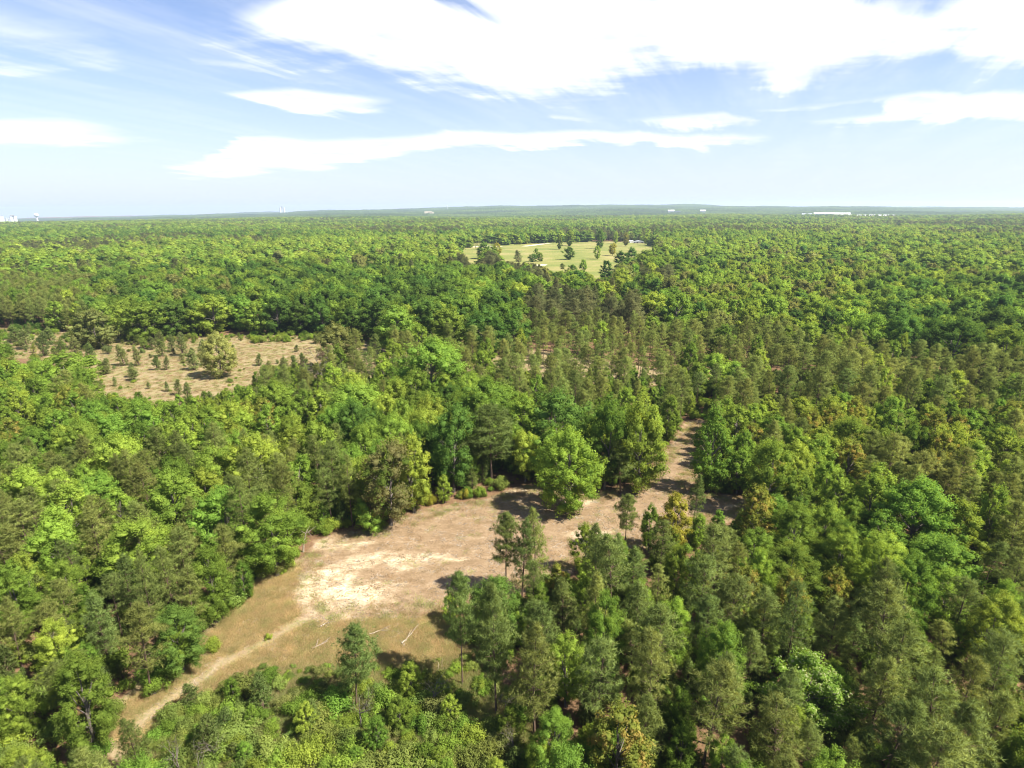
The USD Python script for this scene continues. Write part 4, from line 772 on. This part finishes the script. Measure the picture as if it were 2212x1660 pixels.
def box(x0, x1, y0, y1, z0, z1): m = trimesh.creation.box((x1 - x0, y1 - y0, z1 - z0)); m.apply_translation(((x0 + x1) / 2, (y0 + y1) / 2, (z0 + z1) / 2)); return m
def gable(w, l, z, rise, over=.4):
    a, b = w / 2 + over, l / 2 + over; t = .18; v = np.array([[-a, -b, z - over * rise / a], [a, -b, z - over * rise / a], [0, -b, z + rise], [-a, b, z - over * rise / a], [a, b, z - over * rise / a], [0, b, z + rise]]); v2 = np.vstack([v, v + [0, 0, t]])
    return trimesh.convex.convex_hull(v2)
def cyl(r, z0, z1, x=0, y=0, n=20): m = trimesh.creation.cylinder(r, z1 - z0, sections=n); m.apply_translation((x, y, (z0 + z1) / 2)); return m
def barn(px, py, w, l, hgt, rise, rot, label, roof, wall, doors, kind='house'):
    x, y = ground_at(px, py); q = thing(kind, x, y, 0, rot, label=label, category=kind)
    part(q, 'wall', trimesh.convex.convex_hull(np.array([[i * w / 2, j * l / 2, k] for i in (-1, 1) for j in (-1, 1) for k in (-.2, hgt)] + [[0, j * l / 2, hgt + rise - .25] for j in (-1, 1)])), wall); part(q, 'roof', gable(w, l, hgt + .06, rise), roof)
    for dx, dw, dh in doors: part(q, 'door', box(dx - dw / 2, dx + dw / 2, -l / 2 - .08, -l / 2 + .02, 0, dh), DARKW); part(q, 'door_frame', box(dx - dw / 2 - .25, dx + dw / 2 + .25, -l / 2 - .05, -l / 2 + .04, dh + .02, dh + .3), WHITE)
b4 = lambda x, y: z4(x, y)
barn(*b4(230, 184), 10.5, 13, 3.4, 3.0, 20, 'dark grey barn with a white gable roof at the left end of the meadow', WHITE, GREYW, [(-1.6, 3.4, 2.8), (2.6, 2.2, 2.4)], 'barn')
barn(*b4(1830, 152), 17, 8, 2.6, 1.6, 4, 'long low house with pale roof at the right end of the meadow', STEEL, GREYW, [(-4, 2.0, 2.1), (4, 2.6, 2.2)])
barn(*b4(1755, 148), 6.5, 6, 2.5, 1.6, 25, 'small white shed beside the long low house by the meadow', WHITE, WHITE, [(0, 1.8, 2.0)], 'shed')
barn(*b4(600, 92), 12, 8, 3.0, 2.0, -10, 'grey roofed house half hidden in the trees behind the meadow', STEEL, GREYW, [(0, 1.6, 2.1)])
for pts, wid, label in (([(770, 181), (820, 176), (880, 168), (940, 160), (1010, 156)], 5.0, 'pale dirt drive curving along the back edge of the meadow'), ([(215, 186), (300, 188), (420, 178), (560, 186)], 5.0, 'pale earth yard and drive beside the grey barn')):
    ln = LineString([ground_at(*z4(*q)) for q in pts]).buffer(wid, cap_style='flat'); v, f = trimesh.creation.triangulate_polygon(ln.segmentize(6.0), engine='earcut')
    tag(put_mesh('/World/' + numbered('drive'), np.column_stack([v, np.full(len(v), .035)]), f, PALE_EARTH), kind='structure', label=label, category='drive')
gx, gy = ground_at(*z4(926, 354)); v, f = trimesh.creation.triangulate_polygon(shapely.Point(0, 0).buffer(1.0, 24), engine='earcut')
ph = np.arctan2(v[:, 1], v[:, 0]); v = v * (1 + .18 * np.sin(2 * ph + 1) + .1 * np.sin(5 * ph))[:, None] * [5.5, 9]
tag(put_mesh('/World/sand_patch', np.column_stack([v + [gx, gy], np.full(len(v), .04)]), f, PALE_EARTH), kind='structure', label='small pale sand patch at the near edge of the meadow', category='sand')

def far_spot(px, py):
    """where the line of sight at (px, py) first meets the far canopy"""
    d = ray(px, py); d = d / np.hypot(d[0], d[1]); r = np.arange(3300., 12000., 10.); x, y, z = d[0] * r, d[1] * r, CAM_H + d[2] * r
    hit = np.nonzero(z < terrain(x, y) + 9.)[0]; k = hit[0] if len(hit) else int(np.argmax(terrain(x, y) + 9 - z)); return x[k], y[k], terrain(x[k:k + 1], y[k:k + 1])[0], r[k], z[k]
def far_blocks(name, px, py, label, cat, pieces):
    """pieces: (part, kind, x px, width px, bottom px, top px, material), offsets from (px, py), up positive"""
    x, y, zg, r, z = far_spot(px, py); k = r / FP; q = thing(name, x, y, z, -math.degrees(math.atan2(x, y)), label=label, category=cat)
    for nm, kd, cx_p, w_p, b_p, t_p, m in pieces:
        a, b, h0, h1 = (cx_p - w_p / 2) * k, (cx_p + w_p / 2) * k, (b_p * k if b_p else zg - z), t_p * k
        if kd == 'box': part(q, nm, box(a, b, -min(b - a, 40) / 2, min(b - a, 40) / 2, h0, h1), m)
        elif kd == 'cyl': part(q, nm, cyl((b - a) / 2, h0, h1, (a + b) / 2), m)
        elif kd == 'roof': g_ = gable(min(b - a, 30), b - a, 0, h1 - h0, .6); g_.apply_transform(trimesh.transformations.rotation_matrix(math.pi / 2, [0, 0, 1])); g_.apply_translation(((a + b) / 2, 0, h0)); part(q, nm, g_, m)
        elif kd == 'ball': g_ = trimesh.creation.icosphere(2, (b - a) / 2); g_.apply_scale((1, 1, (h1 - h0) / (b - a))); g_.apply_translation(((a + b) / 2, 0, (h0 + h1) / 2)); part(q, nm, g_, m)
far_blocks('factory', 12, 481, 'white silo block at the far left end of the horizon', 'factory', [('tower', 'box', -4, 7, 0, 9, WHITE), ('silo', 'cyl', 2, 4, 0, 7, STEEL), ('silo', 'cyl', 6, 4, 0, 7, WHITE), ('roof', 'box', -4, 5, 9, 10.5, GREYW)])
far_blocks('silo', 30, 482, 'pair of white silos right of the silo block at the far left', 'silo', [('tower', 'cyl', -2, 5, 0, 10, WHITE), ('tower', 'cyl', 3, 5, 0, 10.5, WHITE), ('cap', 'box', 0, 6, 10.5, 12, GREYW)])
far_blocks('water_tower', 82, 481, 'white water tower standing above the far left woods', 'water tower', [('stem', 'cyl', 0, 2.4, 0, 9, WHITE), ('tank', 'ball', 0, 7, 8.5, 14.5, WHITE)])
far_blocks('silo', 610, 459, 'white twin towers of a mill on the ridge left of centre', 'mill', [('tower', 'cyl', -3.5, 3.2, 0, 8.5, WHITE), ('tower', 'cyl', 3.5, 3.4, 0, 8.5, WHITE), ('tower', 'box', 0, 2.6, 0, 6.5, STEEL), ('headhouse', 'box', 0, 2, 6.5, 11, GREYW)])
far_blocks('quarry_bank', 925, 461, 'bare pale bank of earth on the far ridge', 'bank', [('face', 'box', 0, 15, 0, 4, PALE_EARTH), ('terrace', 'box', 6, 12, 0, 2.4, PALE_EARTH)])
far_blocks('water_tower', 966, 452, 'tiny white water tower on the ridge left of the meadow line', 'water tower', [('stem', 'cyl', 0, .9, 0, 4.5, WHITE), ('tank', 'ball', 0, 2.8, 4, 6.6, WHITE)])
far_blocks('warehouse', 1454, 459, 'cluster of low pale sheds on the horizon right of centre', 'sheds', [('hall', 'box', -4, 12, 0, 3, WHITE), ('hall', 'box', 9, 10, 0, 2.4, STEEL), ('roof', 'roof', -4, 12.6, 3, 4.6, WHITE)])
far_blocks('warehouse', 1518, 459, 'single small white shed on the horizon beside the cluster of sheds', 'shed', [('hall', 'box', 0, 10, 0, 3.2, WHITE), ('roof', 'roof', 0, 10.5, 3.2, 4.6, WHITE)])
far_blocks('warehouse', 1792, 465, 'large long white warehouse on the horizon at the right', 'warehouse', [('hall', 'box', -10, 32, 0, 2.4, WHITE), ('hall', 'box', 19, 28, 0, 1.2, WHITE), ('annex', 'box', -38, 16, 0, 1.2, WHITE), ('roof', 'roof', -10, 33, 2.5, 5.2, WHITE), ('roof', 'roof', 19, 29, 1.3, 4.2, WHITE), ('roof', 'roof', -38, 17, 1.3, 2.8, STEEL)])
for k, (px, w) in enumerate([(1836, 5), (1856, 7), (1868, 4), (1884, 9), (1900, 5), (1914, 8), (1930, 4)]):
    far_blocks('far_house', px, 468, f"{('first', 'second', 'third', 'fourth', 'fifth', 'sixth', 'seventh')[k]} small white roof in the row right of the long warehouse", 'house', [('wall', 'box', 0, w, 0, 1.0, WHITE), ('roof', 'roof', 0, w + .6, 1.0, 2.8, WHITE)])
# fallen timber and a snag
def log(px0, py0, px1, py1, rad, label, stubs, seed):
    r = np.random.default_rng(seed); a, b = np.array(ground_at(px0, py0)), np.array(ground_at(px1, py1)); c = (a + b) / 2; d = b - a; l = np.linalg.norm(d); d = d / l; z = float(relief([c[0]], [c[1]])[0]); q = thing('fallen_branch', c[0], c[1], z, 0, label=label, category='fallen branch')
    t = np.linspace(-.5, .5, 6); pts = np.column_stack([t * l * d[0], t * l * d[1], rad + .06 * np.sin(t * 7 + seed)]); pts[1:-1, :2] += r.normal(size=(4, 2)) * .06; part(q, 'stem', tube(pts, np.linspace(rad, rad * .45, 6), 7), BARK['pale'])
    for _ in range(stubs):
        i = r.integers(1, 5); an = r.uniform(-1, 1) + math.atan2(d[1], d[0]); e = pts[i] + np.array([math.cos(an), math.sin(an), r.uniform(.1, .5)]) * r.uniform(.6, 1.8); part(q, 'limb', tube([pts[i], (pts[i] + e) / 2 + [0, 0, .06], e], [rad * .45, rad * .3, .015], 5), BARK['pale'])
log(692, 1353, 706, 1346, .11, 'short bleached branch on the grass just under the sandy patch', 1, 1); log(674, 1399, 718, 1380, .10, 'long thin bleached branch lying across the rough grass', 3, 2)
log(798, 1371, 838, 1359, .10, 'bleached branch above the bushy dark pine, lying nearly level', 2, 3); log(868, 1393, 890, 1371, .13, 'thick pale log lying aslant between the bushy pine and the tall pines', 2, 4)
log(872, 1398, 880, 1378, .10, 'shorter pale log lying against the thick one', 1, 5); log(940, 1462, 962, 1442, .10, 'pale broken branch at the foot of the slender tall pine', 3, 6); log(930, 1452, 958, 1450, .08, 'thin pale stick crossing near the slender tall pine', 1, 7); log(1195, 1182, 1220, 1172, .06, 'thin stick lying in the open clearing', 1, 8)
sx, sy = ground_at(655, 1194); q = thing('snag', sx, sy, float(relief([sx], [sy])[0]), 0, label='leaning pale dead stem with broken limbs on the left edge of the clearing', category='dead tree')
hs_ = height_at(sx, sy, 660, 1140); part(q, 'trunk', tube([[0, 0, -.2], [.3, 0, hs_ * .4], [.9, .2, hs_ * .8], [1.5, .4, hs_]], [.16, .13, .09, .03], 7), BARK['pale'])
for e in ([2.3, .9, hs_ * .92], [.2, -.6, hs_ * .95], [1.9, -.5, hs_ * .7]): part(q, 'limb', tube([[.8, .15, hs_ * .72], [(e[0] + .8) / 2, (e[1] + .15) / 2, hs_ * .82], e], [.06, .04, .012], 5), BARK['pale'])

# turf and grass tufts
def grass_items(poly, n, seed, tones, hh, skip=None):
    pts, r = scatter(poly, n, seed); out = []
    for x, y in pts:
        t = tones[r.integers(0, len(tones))]; i = int(r.integers(0, 3)); h = r.uniform(*hh); out.append((need('grass', i, t), x, y, float(relief([x], [y])[0]), r.uniform(0, 360), (r.uniform(.8, 1.5), r.uniform(.8, 1.5), h / .55)))
    return out
bare_track = TRACK.buffer(1.1)
def litter(seed, n, l, w):
    r = np.random.default_rng(seed); c = np.concatenate([r.normal(size=(n, 2)) * .45, np.full((n, 1), .03)], 1); parts = []
    for q in c:
        a = r.uniform(0, 6.28); d = np.array([math.cos(a), math.sin(a), r.uniform(-.1, .15)]) * r.uniform(.4, 1.2) * l; parts.append(tube([q - d / 2, q + d / 2 + [0, 0, .02]], [w, w * .6], 4))
    return join(parts)
def clods(seed, n):
    r = np.random.default_rng(seed); parts = []
    for _ in range(n):
        m = trimesh.creation.icosphere(1, r.uniform(.04, .12)); m.vertices *= r.uniform(.7, 1.2, m.vertices.shape) * [1.2, 1, .6]; m.apply_translation([*r.normal(size=2) * .5, .02]); parts.append((np.array(m.vertices), np.array(m.faces)))
    return join(parts)
SOIL_LUMP = plain('soil_lumps', (.22, .155, .09), .95)
for key, m, mt in [(f'chips_{k}', litter(300 + k, 9, .5, .035), BARK['pale']) for k in range(3)] + [(f'clods_{k}', clods(310 + k, 8), SOIL_LUMP) for k in range(2)]:
    UsdGeom.Xform.Define(stage, f'{KINDS}/{key}'); put_mesh(f'{KINDS}/{key}/scraps', *m, mt); PROTO[key] = (f'{KINDS}/{key}', (1., 1.))
items = []
for poly, n, keys, seed in ((CLEAR, 800, ('chips_0', 'chips_1', 'chips_2'), 401), (CLEAR, 500, ('clods_0', 'clods_1'), 402), (GRASS, 240, ('chips_0', 'chips_1', 'chips_2'), 403)):
    pts, r = scatter(poly, n, seed); items += [(keys[r.integers(0, len(keys))], x, y, float(relief([x], [y])[0]), r.uniform(0, 360), (r.uniform(.5, 1.2),) * 3) for x, y in pts]
instancer('wood_litter', 'pale wood chips and soil lumps strewn over the bare clearing', 'litter', items)
instancer('weeds', 'sparse weeds and dry tufts sprouting on the bare clearing', 'weeds', grass_items(CLEAR, 420, 405, ('drygrass', 'greengrass', 'drygrass'), (.08, .3)) + grass_items(CLEAR.difference(CLEAR.buffer(-3.5)), 900, 406, ('drygrass', 'greengrass'), (.15, .5)))
instancer('grass', 'dry and green grass of the strip below the clearing and the brush', 'grass', grass_items(GRASS.buffer(3).difference(CLEAR).difference(bare_track).difference(SAND), 5200, 201, ('straw', 'straw', 'straw', 'greengrass'), (.12, .45)) + grass_items(BRUSH.intersection(Polygon([(-60, 44), (30, 44), (30, 95), (-60, 95)])).difference(bare_track), 5200, 202, ('greengrass', 'greengrass', 'greengrass', 'drygrass'), (.2, .6)))
instancer('field_grass', 'tan tussock grass of the dry field', 'grass', grass_items(FIELD, 9000, 203, ('drygrass', 'drygrass', 'greengrass'), (.15, .5)))

tri = sum(len(UsdGeom.Mesh(p_).GetFaceVertexCountsAttr().Get()) * (UsdGeom.Mesh(p_).GetFaceVertexCountsAttr().Get()[0] - 2) for p_ in Usd.PrimRange(stage.GetPseudoRoot(), Usd.PrimAllPrimsPredicate) if p_.IsA(UsdGeom.Mesh) and not p_.IsInPrototype() and '/World/' in str(p_.GetPath()) and (not any(w_ in str(p_.GetPath()) for w_ in ('woods/', 'undergrowth/', 'grass/', 'thicket/'))))
print('tris', tri)
print('plants', len(plants), 'near', n_near_trees, 'single', len(single), 'protos', len(PROTO))
